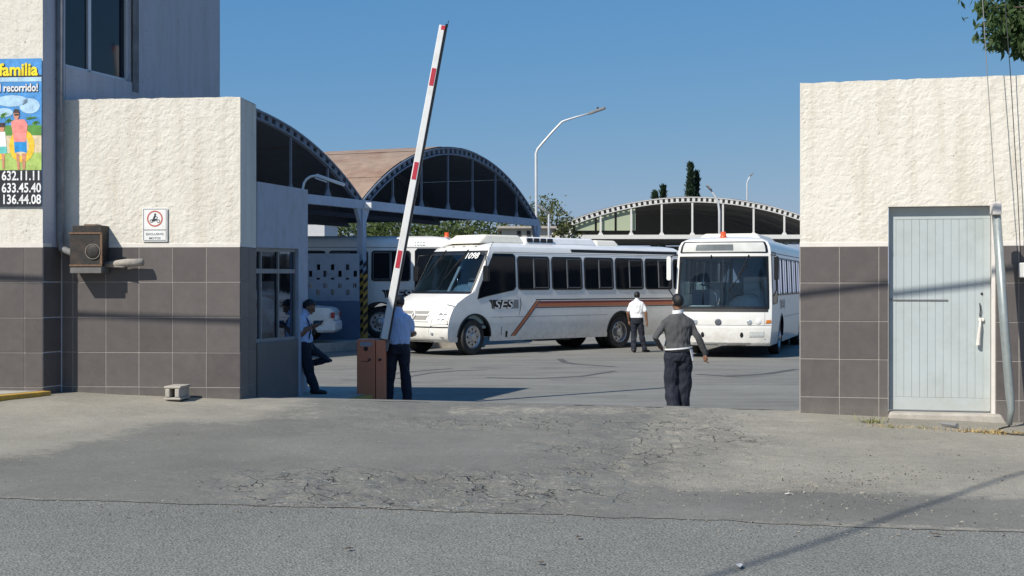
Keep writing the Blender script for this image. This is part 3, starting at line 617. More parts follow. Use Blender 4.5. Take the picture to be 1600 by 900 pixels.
def bt(s, xr, yb, hpx, mi, lay, wide, bold, align='RIGHT'):
    h = hpx/129.; text_into(mb, s, h, Mb @ Matrix.Translation((bx(xr), zb(yb), lay*.0006)), mi, bold=bold, wide=wide, align=align)
bt('familia', 60.5, 118, 19, 3, 5, .93, .03); bt('familia', 61.5, 119.4, 19, 2, 4, .93, .045)
bt('l recorrido!', 61.5, 143, 12, 4, 5, .80, .025); bt('l recorrido!', 62, 143.6, 12, 2, 4, .80, .06)
for s, y in (('632.11.11', 281.5), ('633.45.40', 300.5), ('136.44.08', 318.5)): bt(s, 66, y, 14.5, 4, 5, .80, .02)
mb.build('print', bmats, bn, recalc=False)
# concrete block by the wall
cb = WL.uz(272, 615, -.12); cbz = z_apron(-4.12, 16.45)
blk = MB(); bw, bh, bd2 = .205, .165, .36
blk.box(-bw/2, bw/2, 0, bd2, 0, .03); blk.box(-bw/2, bw/2, 0, bd2, bh-.03, bh); blk.box(-bw/2+.016, -bw/2+.072, .002, bd2-.002, .03, bh-.03); blk.box(bw/2-.072, bw/2-.016, .002, bd2-.002, .03, bh-.03)
o = blk.build('concrete_block', M_['concrete'], None, bevel=.012); o.location = (at(272, 600, 16.28).x, 16.18, cbz+.004); o.rotation_euler = (0, 0, R(-6))
tag(o, 'hollow grey concrete block lying against the tiled wall base', 'block')
# ---------------------------------------------------------------- gatehouse booth behind the left wall
WB = Wall((-3.20, 17.31), (-3.195, 21.6))
bo = empty('gatehouse', (WB.a.x, WB.a.y, 0), 0, 'shaded gatehouse booth with metal framed windows behind the left gate wall', 'booth')
Mw = frame3((0, 0, 0), WB.d, (0, 0, 1))             # x along the wall, y up, z to the right
bu = lambda px, py=443: WB.uz(px, py)
LB = bu(481)[0]; zt0 = bu(398.5, 282)[1]; zt1 = bu(480, 296)[1]
zh0, zh1 = bu(399, 386)[1], bu(468, 389)[1]; zl0, zl1 = bu(399, 537)[1], bu(465, 531)[1]; uw = bu(466.5)[0]
hz_ = lambda u, a, b: a+(b-a)*u/uw
mb = MB()
def slabq(pts, th=.16, mi=0):                        # polygon on the wall face with thickness inwards
    n = len(pts); mb.add([Mw @ Vector((x, y, 0)) for x, y in pts]+[Mw @ Vector((x, y, -th)) for x, y in pts], [tuple(range(n)), tuple(range(2*n-1, n-1, -1))]+[(i, n+i, n+(i+1) % n, (i+1) % n) for i in range(n)], mi)
slabq([(0, zh0), (uw, zh1), (uw, zt0+(zt1-zt0)*uw/LB), (0, zt0)]); slabq([(uw, .1), (LB, .1), (LB, zt1), (uw, zt0+(zt1-zt0)*uw/LB)])
mb.build('wall', M_['booth'], bo)
mb = MB(); slabq([(0, .1), (uw-.001, .1), (uw-.001, zl1), (0, zl0)], .15); mb.build('lower_wall', mat('dark_grey_paint', (.085, .083, .083), .6, vary=.12, dirt=(.13, .125, .12), dscale=3), bo)
mb = MB(); W2 = 2.6
mb.box(-W2, -.16, LB-.14, LB, .1, .9); mb.box(-W2, -2.2, LB-.14, LB, .9, zt1-.02); mb.box(-.5, -.16, LB-.14, LB, .9, 2.35); mb.box(-W2, -.16, LB-.14, LB, 2.35, zt1-.02); mb.box(-W2, -W2+.14, 0, LB-.14, .1, zt0-.02)
mb.build('back_wall', M_['booth'], bo)
mb = MB(); mb.box(-W2, -.01, .02, LB-.01, 2.75, 2.9); mb.build('roof', M_['concrete'], bo)
wn = MB(); tr = .05
zt_ = lambda u: hz_(u, bu(399, 427)[1], bu(465, 427)[1])
um = [bu(x)[0] for x in (413, 440)]
def vbar(u, wd, z0, z1): wn.box(u-wd/2, u+wd/2, z0, z1, -.09, -.04, M=Mw)
vbar(.03, .06, zl0, zh0); vbar(uw-.03, .05, zl1, zh1)
for u in um: vbar(u, .07, hz_(u, zl0, zl1), hz_(u, zh0, zh1))
def hbar(f, h): wn.add([Mw @ Vector(p) for p in [(0, f(0), -.042), (uw, f(uw), -.042), (uw, f(uw)+h, -.042), (0, f(0)+h, -.042), (0, f(0), -.088), (uw, f(uw), -.088), (uw, f(uw)+h, -.088), (0, f(0)+h, -.088)]], [(0, 1, 2, 3), (7, 6, 5, 4), (0, 4, 5, 1), (3, 2, 6, 7), (1, 5, 6, 2), (0, 3, 7, 4)])
hbar(zt_, .06); hbar(lambda u: hz_(u, zl0, zl1), .05); hbar(lambda u: hz_(u, zh0, zh1)-.05, .05)
wo = wn.build('window', M_['grey'], bo)
ed = [.06]+um+[uw-.05]
for i in range(3):
    for lo in (0, 1):
        a, b = ed[i]+.035, ed[i+1]-.035
        f0 = (lambda u: hz_(u, zl0, zl1)+.05) if lo == 0 else (lambda u: zt_(u)+.06); f1 = zt_ if lo == 0 else (lambda u: hz_(u, zh0, zh1)-.05)
        mb = MB(); mb.add([Mw @ Vector((x, y, -.065)) for x, y in ((a, f0(a)), (b, f0(b)), (b, f1(b)), (a, f1(a)))], [(0, 1, 2, 3)]); mb.build('pane', M_['bglass'], wo)
mb = MB(); mb.box(-.75, -.2, .5, 3.4, .95, 1.0); mb.box(-.7, -.25, .8, 1.2, .3, .95); mb.build('counter', M_['grey'], bo)
mb = MB(); mb.tube([(-1.2, 1.0, 2.72), (-1.2, 2.2, 2.72)], .03, 8); mb.build('ceiling_tube', M_['whitepaint'], bo)
mb = MB(); mb.tube([(-1.0, 3.0, 2.72), (-1.0, 4.0, 2.72)], .03, 8); mb.build('ceiling_tube', M_['whitepaint'], bo)
# lamp bracket on the booth roof
lb = empty('wall_lamp', (0, 0, 0), 0, 'curved white lamp bracket rising from the gatehouse roof', 'lamp')
Yl = 21.45; P = [at(x, y, Yl) for x, y in ((473.5, 305), (473.5, 293), (475, 286), (479, 280), (485, 276), (493, 274.5), (499, 275.5))]
mb = MB(); mb.tube(P, .018, 8); mb.build('bracket', M_['whitepaint'], lb, smooth=True)
a, b = at(494, 274, Yl), at(538, 289.5, Yl); d = (b-a)
mb = MB(); Mh = frame3(a, d, (0, 1, 0)); L_ = d.length
mb.prism([(0, -.03), (.10, -.05), (.20, -.06), (L_, -.045), (L_, .045), (.2, .06), (.10, .05), (0, .03)], 'z', -.02, .028, M=Mh); mb.build('head', M_['whitepaint'], lb, bevel=.008)
mb = MB(); mb.prism([(.0, -.035), (.19, -.035), (.19, .035), (0, .035)], 'z', .029, .055, M=Mh @ Matrix.Scale(-1, 4, (0, 0, 1))); mb.build('driver_box', M_['steel'], lb, bevel=.006)
# ---------------------------------------------------------------- barrier
bar = empty('parking_barrier', (0, 0, 0), 0, 'orange brown parking barrier cabinet with raised red and white arm', 'barrier')
Yb = 21.0; c0 = at(557.5, 530, Yb); c1 = at(601.5, 627, Yb); split = at(586.5, 600, Yb).x; zc1 = c0.z; zc0 = .0
mb = MB(); mb.box(c0.x, split-.004, Yb, Yb+.34, zc0, zc1); mb.build('cabinet', M_['cabinet'], bar, bevel=.018)
mb = MB(); mb.prism([(split+.004, Yb+.0), (c1.x, Yb+.07), (c1.x, Yb+.33), (split+.004, Yb+.34)], 'z', zc0, zc1-.015); mb.build('door', M_['cabinet'], bar, bevel=.015)
mb = MB(); q = at(582, 562.5, Yb); mb.box(split+.05, split+.09, Yb-.002, Yb+.05, q.z-.012, q.z+.02); mb.build('lock', M_['black'], bar)
mb = MB(); a, b = at(562.5, 534, Yb), at(581, 541, Yb); mb.box(a.x, b.x, Yb-.004, Yb+.01, b.z, a.z); mb.build('plate', mat('label_grey', (.36, .34, .36), .5, vary=.15, scale=25), bar)
mb = MB(); q = at(571.5, 545, Yb); mb.lathe([(.001, .012), (.03, .012), (.035, 0)], 16, M=frame3((q.x, Yb-.0, q.z), (1, 0, 0), (0, 0, 1))); mb.build('keyhole', M_['black'], bar)
mb = MB(); q = at(571.5, 562.5, Yb); Mq = frame3((q.x, Yb-.002, q.z), (1, 0, 0), (0, 0, 1))
for t in range(12):
    a0 = R(200+t*20); a1 = R(220+t*20); f = lambda a, r: (r*1.9*math.cos(a), r*.7*math.sin(a)+.006*math.cos(a), .001)
    mb.add([f(a0, .042), f(a1, .042), f(a1, .034-.010*math.sin(t/12*3.14)), f(a0, .034-.010*math.sin(t/12*3.14))], [(0, 1, 2, 3)], M=Mq)
mb.build('emblem', M_['black'], bar, recalc=False)
a = at(600, 530, Yb+.05); b = at(691, 39, Yb+.05); d = (b-a); LA = d.length
Ma = frame3(a, d, (0, 1, 0))                         # x along arm, y away from the camera, z sideways (left)
wz = lambda x: .054-.010*x/LA
mb = MB(); mb.add([(x, y, s*wz(x)+.0) for x in (0, LA) for y in (0, .09) for s in (-1, 1)], [(0, 1, 3, 2), (4, 6, 7, 5), (0, 4, 5, 1), (2, 3, 7, 6), (0, 2, 6, 4), (1, 5, 7, 3)], M=Ma)
arm = mb.build('arm', M_['whitepaint'], bar, bevel=.008)
mb = MB(); mb.box(.0, LA+.03, .01, .08, -.082, -.052+.004, M=Ma); mb.build('rubber_edge', M_['gasket'], arm)
sp = (at(612, 403, Yb), at(644, 265.5, Yb), at(674, 119, Yb))
for q in sp:
    t = (q-a).dot(d)/LA; mb = MB(); mb.box(t-.135, t+.135, -.0035, .0, -.033, .033, M=Ma); mb.build('red_reflector', M_['red'], arm)
mb = MB(); mb.box(LA-.07, LA-.005, -.004, 0, -.05, .01, M=Ma); mb.build('red_reflector', M_['red'], arm)
mb = MB(); mb.box(LA-.02, LA+.09, .03, .05, -.085, -.075, M=Ma @ Matrix.Rotation(R(0), 4, 'Y')); mb.build('tip_strap', M_['gasket'], arm)
mb = MB(); mb.box(-.18, .25, .09, .16, -.08, .08, M=Ma); mb.build('arm_clamp', M_['grey'], bar, bevel=.01)
# ---------------------------------------------------------------- arched sheds
def arc_pts(span, rise, n):                           # circle segment above a chord, as (s, h)
    Rr = (span*span/4+rise*rise)/(2*rise); a0 = math.asin(span/2/Rr)
    return [(span/2+Rr*math.sin(-a0+2*a0*i/n), Rr*math.cos(-a0+2*a0*i/n)-(Rr-rise)) for i in range(n+1)]
rust = mat('rusty_sheet', (.285, .205, .15), .85, vary=.22, scale=3, dirt=(.19, .09, .055), dscale=.9, damt=.75, bump=.2, bscale=12)
rust2 = mat('rusty_sheet_red', (.27, .16, .115), .85, vary=.25, scale=3, dirt=(.14, .055, .035), dscale=1.1, damt=.9)
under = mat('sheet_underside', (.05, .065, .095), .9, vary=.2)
def shed(name, origin, d, span, rise, zb, depth, label, truss_mat, nh, post_mat, panels=(10, 4), posts=(True, True), back=True, closed=None, web=40, band=.25, over=.0, hang=.045, beam=.26, rsh=(rust, rust2), dk=None):
    under_ = dk or under
    dv = Vector((d[0], d[1], 0)).normalized(); inn = Vector((-dv.y, dv.x, 0))          # inwards
    e = empty(name, (origin[0], origin[1], 0), 0, label, 'shed')
    Ml = frame3((0, 0, 0), dv, (0, 0, 1))            # x along gable, y up, z = out of the gable (towards the viewer)
    ap = arc_pts(span, rise, 48)
    def P(s, h, o): return Ml @ Vector((s, zb+h, o))
    # truss: two chords and plates between, real gaps
    mb = MB(); a0 = ap; nrm = []
    for i in range(len(ap)):
        p = ap[max(0, i-1)]; q = ap[min(len(ap)-1, i+1)]; t = Vector((q[0]-p[0], q[1]-p[1])).normalized(); nrm.append((t.y, -t.x))
    def chord(o0, o1, z0, z1):
        for i in range(len(ap)-1):
            pts = []
            for k, oo in ((i, o0), (i+1, o0), (i+1, o1), (i, o1)): pts.append((ap[k][0]+nrm[k][0]*oo, ap[k][1]+nrm[k][1]*oo))
            mb.add([P(x, y, z0) for x, y in pts]+[P(x, y, z1) for x, y in pts], [(0, 1, 2, 3), (7, 6, 5, 4), (0, 4, 5, 1), (3, 2, 6, 7)])
    chord(.0, .05, -.06, .06); chord(band-.05, band, -.06, .06)
    fine = arc_pts(span, rise, web*2)
    for i in range(web):
        k0, k1 = fine[2*i], fine[2*i+1]; t = Vector((k1[0]-k0[0], k1[1]-k0[1])).normalized(); n_ = (t.y, -t.x)
        pts = [(k0[0]+n_[0]*.05, k0[1]+n_[1]*.05), (k1[0]+n_[0]*.05, k1[1]+n_[1]*.05), (k1[0]+n_[0]*(band-.06), k1[1]+n_[1]*(band-.06)), (k0[0]+n_[0]*(band-.06), k0[1]+n_[1]*(band-.06))]
        mb.add([P(x, y, -.03) for x, y in pts]+[P(x, y, .03) for x, y in pts], [(0, 1, 2, 3), (7, 6, 5, 4), (0, 4, 5, 1), (3, 2, 6, 7), (1, 5, 6, 2), (0, 3, 7, 4)])
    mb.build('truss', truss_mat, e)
    for k in range(1, nh):
        s = span*k/nh; h = min(ap, key=lambda p: abs(p[0]-s))[1]
        mb = MB(); mb.box(s-hang/2, s+hang/2, zb, zb+h-band+.02, -.03, .03, M=Ml); mb.prism([(s-.18, zb), (s+.18, zb), (s+.03, zb+.25), (s-.03, zb+.25)], 'z', -.025, .025, M=Ml); mb.build('hanger', truss_mat, e)
    mb = MB(); mb.box(-.1, span+.1, zb-beam, zb, -.1, .1, M=Ml); mb.build('beam', post_mat if dk is None else truss_mat, e)
    # roof sheets
    na, nd = panels; fa = arc_pts(span, rise, na*4)
    for i in range(na):
        for j in range(nd):
            mb = MB(); z0 = over-j*(depth+over)/nd; z1 = over-(j+1)*(depth+over)/nd-.45
            lift = .01+.014*((i+j) % 2)+random.uniform(0, .006)
            seg = fa[i*4:i*4+5]
            def pt(k, z, up):
                p = seg[k]; Rr = (span*span/4+rise*rise)/(2*rise); cx, cy = span/2, rise-Rr; v = Vector((p[0]-cx, p[1]-cy)).normalized()
                return P(p[0]+v.x*(lift+up), p[1]+v.y*(lift+up), z)
            mb.grid(lambda a_, b_: pt(a_, z0 if b_ == 0 else z1, .015), 4, 1, 0); mb.grid(lambda a_, b_: pt(a_, z0 if b_ == 0 else z1, 0), 4, 1, 1)
            for zz_ in (z0, z1): mb.grid(lambda a_, b_: pt(a_, zz_, .015*b_), 4, 1, 0)
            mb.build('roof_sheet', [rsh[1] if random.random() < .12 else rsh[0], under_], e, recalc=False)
    for (s, fl) in ((0, posts[0]), (span, posts[1])):
        if not fl: continue
        for z in (0, -depth):
            mb = MB(); mb.box(s-.11, s+.11, 0, zb-beam, z-.1, z+.1, M=Ml)
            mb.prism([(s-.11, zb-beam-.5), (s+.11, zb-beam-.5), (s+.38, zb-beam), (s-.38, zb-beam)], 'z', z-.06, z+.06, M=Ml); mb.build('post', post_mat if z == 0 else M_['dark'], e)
    for k in range(1, 4):                             # inner trusses seen dimly
        mb = MB(); z = -depth*k/4
        for i in range(0, 48):
            pts = [(ap[q_][0]+nrm[q_][0]*oo, ap[q_][1]+nrm[q_][1]*oo) for q_, oo in ((i, .02), (i+1, .02), (i+1, .2), (i, .2))]
            mb.add([P(x, y, z) for x, y in pts], [(0, 1, 2, 3)])
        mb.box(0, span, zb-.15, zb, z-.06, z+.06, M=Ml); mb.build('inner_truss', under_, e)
    if back:
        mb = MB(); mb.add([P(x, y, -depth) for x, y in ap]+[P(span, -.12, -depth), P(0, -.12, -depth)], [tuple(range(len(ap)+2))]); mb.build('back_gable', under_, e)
    return e, Ml, P
p1 = (at(565, 500, 41.3).x, 41.3); zbeam = CH+130*41.3/F; p2 = (at(838, 500, 53.7).x, 53.7)
dd = Vector((p2[0]-p1[0], p2[1]-p1[1], 0)); span = dd.length; dn = dd.normalized(); p0_ = (p1[0]-dn.x*span, p1[1]-dn.y*span)
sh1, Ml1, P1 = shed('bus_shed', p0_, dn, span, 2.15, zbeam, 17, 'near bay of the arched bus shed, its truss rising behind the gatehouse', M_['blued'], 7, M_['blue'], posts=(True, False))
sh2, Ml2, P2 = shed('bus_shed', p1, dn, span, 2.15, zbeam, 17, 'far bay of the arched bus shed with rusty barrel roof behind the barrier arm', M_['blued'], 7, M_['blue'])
# striped guard round the post
gm = MB(); gz0, gz1 = PLZ, CH-(428-HY)*41.2/F
gm.box(span*0-.135, .135, gz0, gz1, -.135, .135, M=Ml2); go = gm.build('post_guard', M_['yellow'], sh2)
for i in range(9):
    z = gz0+.12+i*.25
    for (zz_, ax) in ((.137, 0), (-.137, 0)):
        mb = MB(); mb.add([Ml2 @ Vector(p) for p in ((-.13, z, zz_), (.13, z+.14, zz_), (.13, z+.26, zz_), (-.13, z+.12, zz_))], [(0, 1, 2, 3)]); mb.build('stripe', M_['black'], go, recalc=False)
    for xx in (-.137, .137):
        mb = MB(); mb.add([Ml2 @ Vector(p) for p in ((xx, z, -.13), (xx, z+.14, .13), (xx, z+.26, .13), (xx, z+.12, -.13))], [(0, 1, 2, 3)]); mb.build('stripe', M_['black'], go, recalc=False)
mb = MB(); q = Ml2 @ Vector((.12, zbeam-.02, .16)); mb.box(q.x-.11, q.x+.11, q.y-.1, q.y+.1, q.z-.22, q.z-.05); mb.build('floodlight', M_['whitepaint'], sh2, bevel=.02)
# far shed, lit from the front
YF = 93.; fo = at(843, 400, YF)
white_truss = mat('white_truss', (.66, .65, .62), .6, vary=.08)
cool = mat('grey_sheet', (.24, .25, .26), .7, vary=.1)
sh3, Ml3, P3 = shed('bus_shed', (fo.x, YF), (1, -.02), 20.6, 2.55, CH+76*YF/F, 22, 'far arched shed with white truss standing behind the two buses', white_truss, 10, M_['blue'], panels=(8, 2), web=58, band=.36, hang=.12, beam=.28, rsh=(cool, cool), dk=mat('shed_inside', (.26, .255, .25), .9, vary=.15))
def gable_panel(px0, px1, m, z, name, zlow=0.):
    a = (at(px0, 400, YF).x-fo.x); b = (at(px1, 400, YF).x-fo.x); ap = [p for p in arc_pts(20.6, 2.3, 400) if a <= p[0] <= b]
    if len(ap) < 2: return
    mb = MB(); mb.add([P3(ap[0][0], zlow, z)]+[P3(s, max(h-.1, zlow+.02), z) for s, h in ap]+[P3(ap[-1][0], zlow, z)], [tuple(range(len(ap)+2))]); mb.build(name, m, sh3)
gr = mat('pale_green_panel', (.38, .43, .30), .7, vary=.06)
ex = [850, 897, 931, 962, 995]
for a, b in zip(ex, ex[1:]): gable_panel(a+1, b-1, gr, -.22, 'gable_panel', .30)
skyl = mat('translucent_panel', (.50, .60, .66), .5, vary=.06)
for k in range(4):
    a = at(1206+k*11, 400, YF+15).x-fo.x; mb = MB(); mb.box(a, a+.44, CH+3.05, CH+3.75, -14.8, -14.7, M=Ml3); mb.build('light_panel', skyl, sh3)
mb = MB(); mb.box(0, 20.6, 0, 5.0, -21.5, -21.3, M=Ml3); mb.build('back_wall', cool, sh3)
# ---------------------------------------------------------------- perforated block wall in front of the shaded bus
pw = empty('screen_wall', (0, 0, 0), 0, 'pierced block screen wall with staggered openings beside the striped post', 'wall')
Yp = 40.9; X0, X1 = at(470, 400, Yp).x, at(561, 400, Yp).x; Z0 = PLZ; Z1 = at(500, 396, Yp).z
zr = lambda y: at(500, y, Yp).z
xr = lambda x: at(x, 400, Yp).x
rows = [(413, 422, (497.5, 519.5, 543)), (423, 432.5, (485, 508, 531, 555)), (434, 437, (497, 519.5, 543)), (443, 450, (485, 508, 531, 554)), (452.5, 461, (497, 519.5, 543.5))]
mb = MB(); ytop = 396.
for (ya, yb, hs) in rows:
    mb.box(X0, X1, Yp, Yp+.15, zr(ya), zr(ytop)); xa = X0
    for h in hs:
        mb.box(xa, xr(h-2.7), Yp+.001, Yp+.149, zr(yb), zr(ya)); xa = xr(h+2.7)
    mb.box(xa, X1, Yp+.001, Yp+.149, zr(yb), zr(ya)); ytop = yb
mb.box(X0, X1, Yp, Yp+.15, zr(470), zr(ytop)); mb.build('pierced_wall', mat('blue_grey_wall', (.30, .36, .43), .8, vary=.12, scale=3, dirt=(.2, .22, .24), dscale=2, damt=.5), pw)
mb = MB(); mb.box(X0-.6, X1+.02, Yp-.03, Yp+.17, Z0, zr(470)); mb.build('plinth', mat('blue_plinth', (.10, .15, .23), .8, vary=.1, scale=3), pw)
# small service building beyond
sb = empty('service_building', (0, 0, 0), 0, 'low cream service building with a flat roof seen over the bus', 'building')
a, b = at(784, 360, 74), at(862, 360, 74); zr_ = at(800, 357, 74).z
mb = MB(); mb.box(a.x, b.x, 74, 80, 0, zr_); mb.build('wall', mat('cream_wall', (.50, .47, .40), .85, vary=.1, dirt=(.3, .28, .24), dscale=1.5), sb)
mb = MB(); mb.box(a.x-.25, b.x+.25, 73.7, 80.3, zr_, zr_+.12); mb.build('roof', M_['concrete'], sb)
for px in (811, 826):
    q = at(px, 366, 74); mb = MB(); mb.box(q.x-.1, q.x+.1, 73.96, 74.02, q.z-.12, q.z+.18); mb.build('vent', M_['dark'], sb)
sb2 = empty('service_building', (0, 0, 0), 0, 'small grey building under the shed roof beside the gatehouse corner', 'building')
a, b = at(455, 360, 66), at(507, 360, 66); zr_ = at(500, 347, 66).z
mb = MB(); mb.box(a.x, b.x, 66, 71, 0, zr_); mb.build('wall', mat('pale_grey_wall', (.55, .56, .58), .85, vary=.1), sb2)
mb = MB(); mb.prism([(a.x, zr_), (b.x+.1, zr_), (b.x+.1, zr_+.08), (a.x, zr_+.35)], 'y', 65.9, 71.1); mb.build('roof', M_['grey'], sb2)
# ---------------------------------------------------------------- street lamps
def lamp(pts, Y, r, head, label, wide=.14):
    e = empty('street_lamp', (0, 0, 0), 0, label, 'street lamp', 'yard street lamps')
    P = [at(x, y, Y) for x, y in pts]; P[0].z = min(P[0].z, 0.0)
    mb = MB(); n = len(P); mb.tube(P, [r*(1.25-.55*i/(n-1)) for i in range(n)], 10); mb.build('pole', M_['steel'], e, smooth=True)
    a, b = at(*head[0], Y), at(*head[1], Y); d = b-a; Mh = frame3(a, d, (0, 1, 0)); L = d.length
    mb = MB(); mb.prism([(0, -wide*.4), (L*.3, -wide), (L*.9, -wide), (L, -wide*.6), (L, wide*.6), (L*.9, wide), (L*.3, wide), (0, wide*.4)], 'z', -.05, .05, M=Mh); mb.build('head', M_['grey'], e, bevel=.02)
    return e, Mh, L
e, Mh, L = lamp([(838.5, 520), (838, 340), (837.5, 240), (840, 233), (850, 221), (866, 203), (878, 190.5), (884, 188), (900, 183), (922, 177)], 57., .05, [(919, 178), (946, 168.5)], 'tall bent street lamp rising behind the far shed corner')
mb = MB(); q = at(934, 170.5, 57); mb.tube([(q.x, q.y, q.z-.05), (q.x, q.y, q.z+.08)], .04, 8); mb.build('photocell', M_['dark'], e)
e, _, _ = lamp([(858, 520), (857.5, 350), (857.5, 334), (857, 332)], 58.5, .045, [(858, 334), (839, 321)], 'short street lamp with white head tilted towards the shed corner', .1)
lamp([(1124.5, 500), (1124, 330), (1122, 314), (1114, 302), (1109.5, 295)], 86, .07, [(1112, 298), (1104, 289)], 'leaning street lamp in front of the far shed arch', .2)
lamp([(1167.5, 420), (1167.3, 300), (1167.3, 286), (1169, 281), (1173, 274)], 122, .06, [(1172, 275.5), (1176.5, 270)], 'distant thin street lamp beyond the far shed', .25)
# ---------------------------------------------------------------- buses
M_['innerblue'] = mat('inner_blue', (.34, .44, .58), .8, vary=.15)
HW = 1.25
class BusShape:
    def __init__(s, kind):
        s.kind = kind
        if kind == 'A':                               # snub nosed
            s.top = 3.085; s.sec = [(1.19, .36), (1.225, .6), (1.245, .85), (1.25, 1.1), (1.25, 1.4), (1.245, 1.67), (1.2195, 2.2), (1.195, 2.66), (1.165, 2.80), (1.09, 2.93), (.92, 3.02), (.5, 3.072), (.0, 3.085)]
            s.prof = [(.36, 1.04), (.45, 1.12), (.60, 1.15), (.80, 1.14), (.95, 1.11), (1.10, 1.06), (1.25, .97), (1.40, .82), (1.55, .56), (1.67, .29), (2.0, .08), (2.4, -.15), (2.80, -.385), (2.90, -.46), (2.98, -.62), (3.04, -.86), (3.085, -1.3)]
            s.bulge = .20; s.rear = -8.8; s.wb = 5.85; s.tyre = .485; s.ws = (1.67, 2.80); s.zbot = .36
        else:                                         # flat fronted city bus
            s.top = 3.16; s.sec = [(1.19, .32), (1.225, .6), (1.245, .85), (1.25, 1.1), (1.25, 1.4), (1.245, 1.67), (1.2244, 2.2), (1.205, 2.70), (1.18, 2.88), (1.11, 3.00), (.95, 3.09), (.5, 3.145), (.0, 3.16)]
            s.prof = [(.32, 2.50), (.40, 2.57), (.60, 2.60), (.80, 2.60), (.84, 2.585), (1.0, 2.59), (1.2, 2.575), (1.29, 2.56), (1.8, 2.51), (2.2, 2.47), (2.61, 2.42), (2.70, 2.41), (2.98, 2.35), (3.06, 2.26), (3.12, 2.05), (3.16, 1.5)]
            s.bulge = .16; s.rear = -8.2; s.wb = 5.95; s.tyre = .485; s.ws = (1.29, 2.61); s.zbot = .32
    def of(s, z): return interp(z, s.prof)
    def ys(s, z): return interp(z, [(b, a) for a, b in s.sec])
    def bottom(s, o):
        b = s.zbot
        for a in (0, -s.wb):
            r = .58; d = abs(o-a)
            if d < r: b = max(b, s.tyre+math.sqrt(r*r-d*d)*1.02)
        return b
    def front(s, c, z, off=0):
        o = s.of(z)-s.bulge*abs(c)**3; y = c*s.ys(z)
        if off:
            e = .01; p = Vector((o, y, z)); pc = Vector((s.of(z)-s.bulge*abs(c+e)**3, (c+e)*s.ys(z), z)); pz = Vector((s.of(z+e)-s.bulge*abs(c)**3, c*s.ys(z+e), z+e))
            n = (pc-p).cross(pz-p).normalized()
            if n.x < 0: n = -n
            return p+n*off
        return Vector((o, y, z))
    def side(s, o, z, sg, off=0): return Vector((o, sg*(s.ys(z)+off), z))
def rrect(x0, x1, y0, y1, r, n=5):
    pts = []
    for (cx, cy, a) in ((x1-r, y1-r, 0), (x0+r, y1-r, 90), (x0+r, y0+r, 180), (x1-r, y0+r, 270)):
        for k in range(n+1): pts.append((cx+r*math.cos(R(a+90*k/n)), cy+r*math.sin(R(a+90*k/n))))
    return pts
def scan(pts, fn, mb, nz=8, nc=6, mi=0):                 # polygon with one span per row, mapped onto a curved surface
    z0 = min(p[1] for p in pts)+1e-4; z1 = max(p[1] for p in pts)-1e-4; rows = []
    zz = sorted(set([z0+(z1-z0)*k/nz for k in range(nz+1)]+[min(max(p[1], z0), z1) for p in pts]))
    for z in zz:
        xs = []
        for i in range(len(pts)):
            (xa, za), (xb, zb) = pts[i], pts[(i+1) % len(pts)]
            if (za-z)*(zb-z) <= 0 and abs(zb-za) > 1e-9: xs.append(xa+(xb-xa)*(z-za)/(zb-za))
        rows.append((min(xs), max(xs), z))
    mb.grid(lambda i, j: fn(rows[i][0]+(rows[i][1]-rows[i][0])*j/nc, rows[i][2]), len(rows)-1, nc, mi); return mb
def make_wheel(parent, o, y, sg, Rt, dual, dish, steer=0):
    Mw = Matrix.Translation((o, y, Rt)) @ Matrix.Rotation(steer, 4, 'Z') @ (Matrix.Rotation(R(-90 if sg > 0 else 90), 4, 'X'))
    # local z points outwards from the bus side
    wdt = .28
    mb = MB(); pr = [(.30, -wdt), (.40, -wdt-.01), (Rt-.03, -wdt), (Rt, -wdt+.04), (Rt, -.05), (Rt-.025, -.005), (.42, .0), (.31, -.02)]
    mb.lathe(pr, 36, M=Mw)
    for k in range(40):                               # tread grooves
        a = 2*math.pi*k/40; mb.add([Mw @ Vector((q*math.cos(a+da), q*math.sin(a+da), z)) for (q, da, z) in ((Rt+.004, 0, -.06), (Rt+.004, .05, -.06), (Rt+.004, .08, -.2), (Rt+.004, .03, -.2))], [(0, 1, 2, 3)])
    w_ = mb.build('wheel', M_['rubber'], parent, auto=40)
    mb = MB(); d_ = -.16 if dish else -.05
    mb.lathe([(.315, -.02), (.30, -.005), (.285, -.02), (.27, d_*.9), (.235, d_), (.13, d_+.015 if not dish else d_), (.11, d_+.05), (.10, d_+.12 if dish else .02), (.06, d_+.14 if dish else .03), (.001, d_+.14 if dish else .03)], 36, M=Mw); rim = mb.build('rim', M_['rim'], w_, auto=35)
    mb = MB()
    for k in range(8):
        a = 2*math.pi*k/8; Mq = Mw @ Matrix.Translation((.205*math.cos(a), .205*math.sin(a), d_+.009)); mb.lathe([(.001, 0), (.032, 0), (.033, -.006)], 10, M=Mq)
    tag(mb.build('vent_holes', M_['black'], rim), kind='stuff')
    mb = MB()
    for k in range(10):
        a = 2*math.pi*(k+.5)/10; Mq = Mw @ Matrix.Translation((.15*math.cos(a), .15*math.sin(a), d_)); mb.lathe([(.001, .035), (.014, .035), (.016, .0)], 6, M=Mq)
    tag(mb.build('wheel_nuts', M_['chrome'], rim), kind='stuff')
    return w_
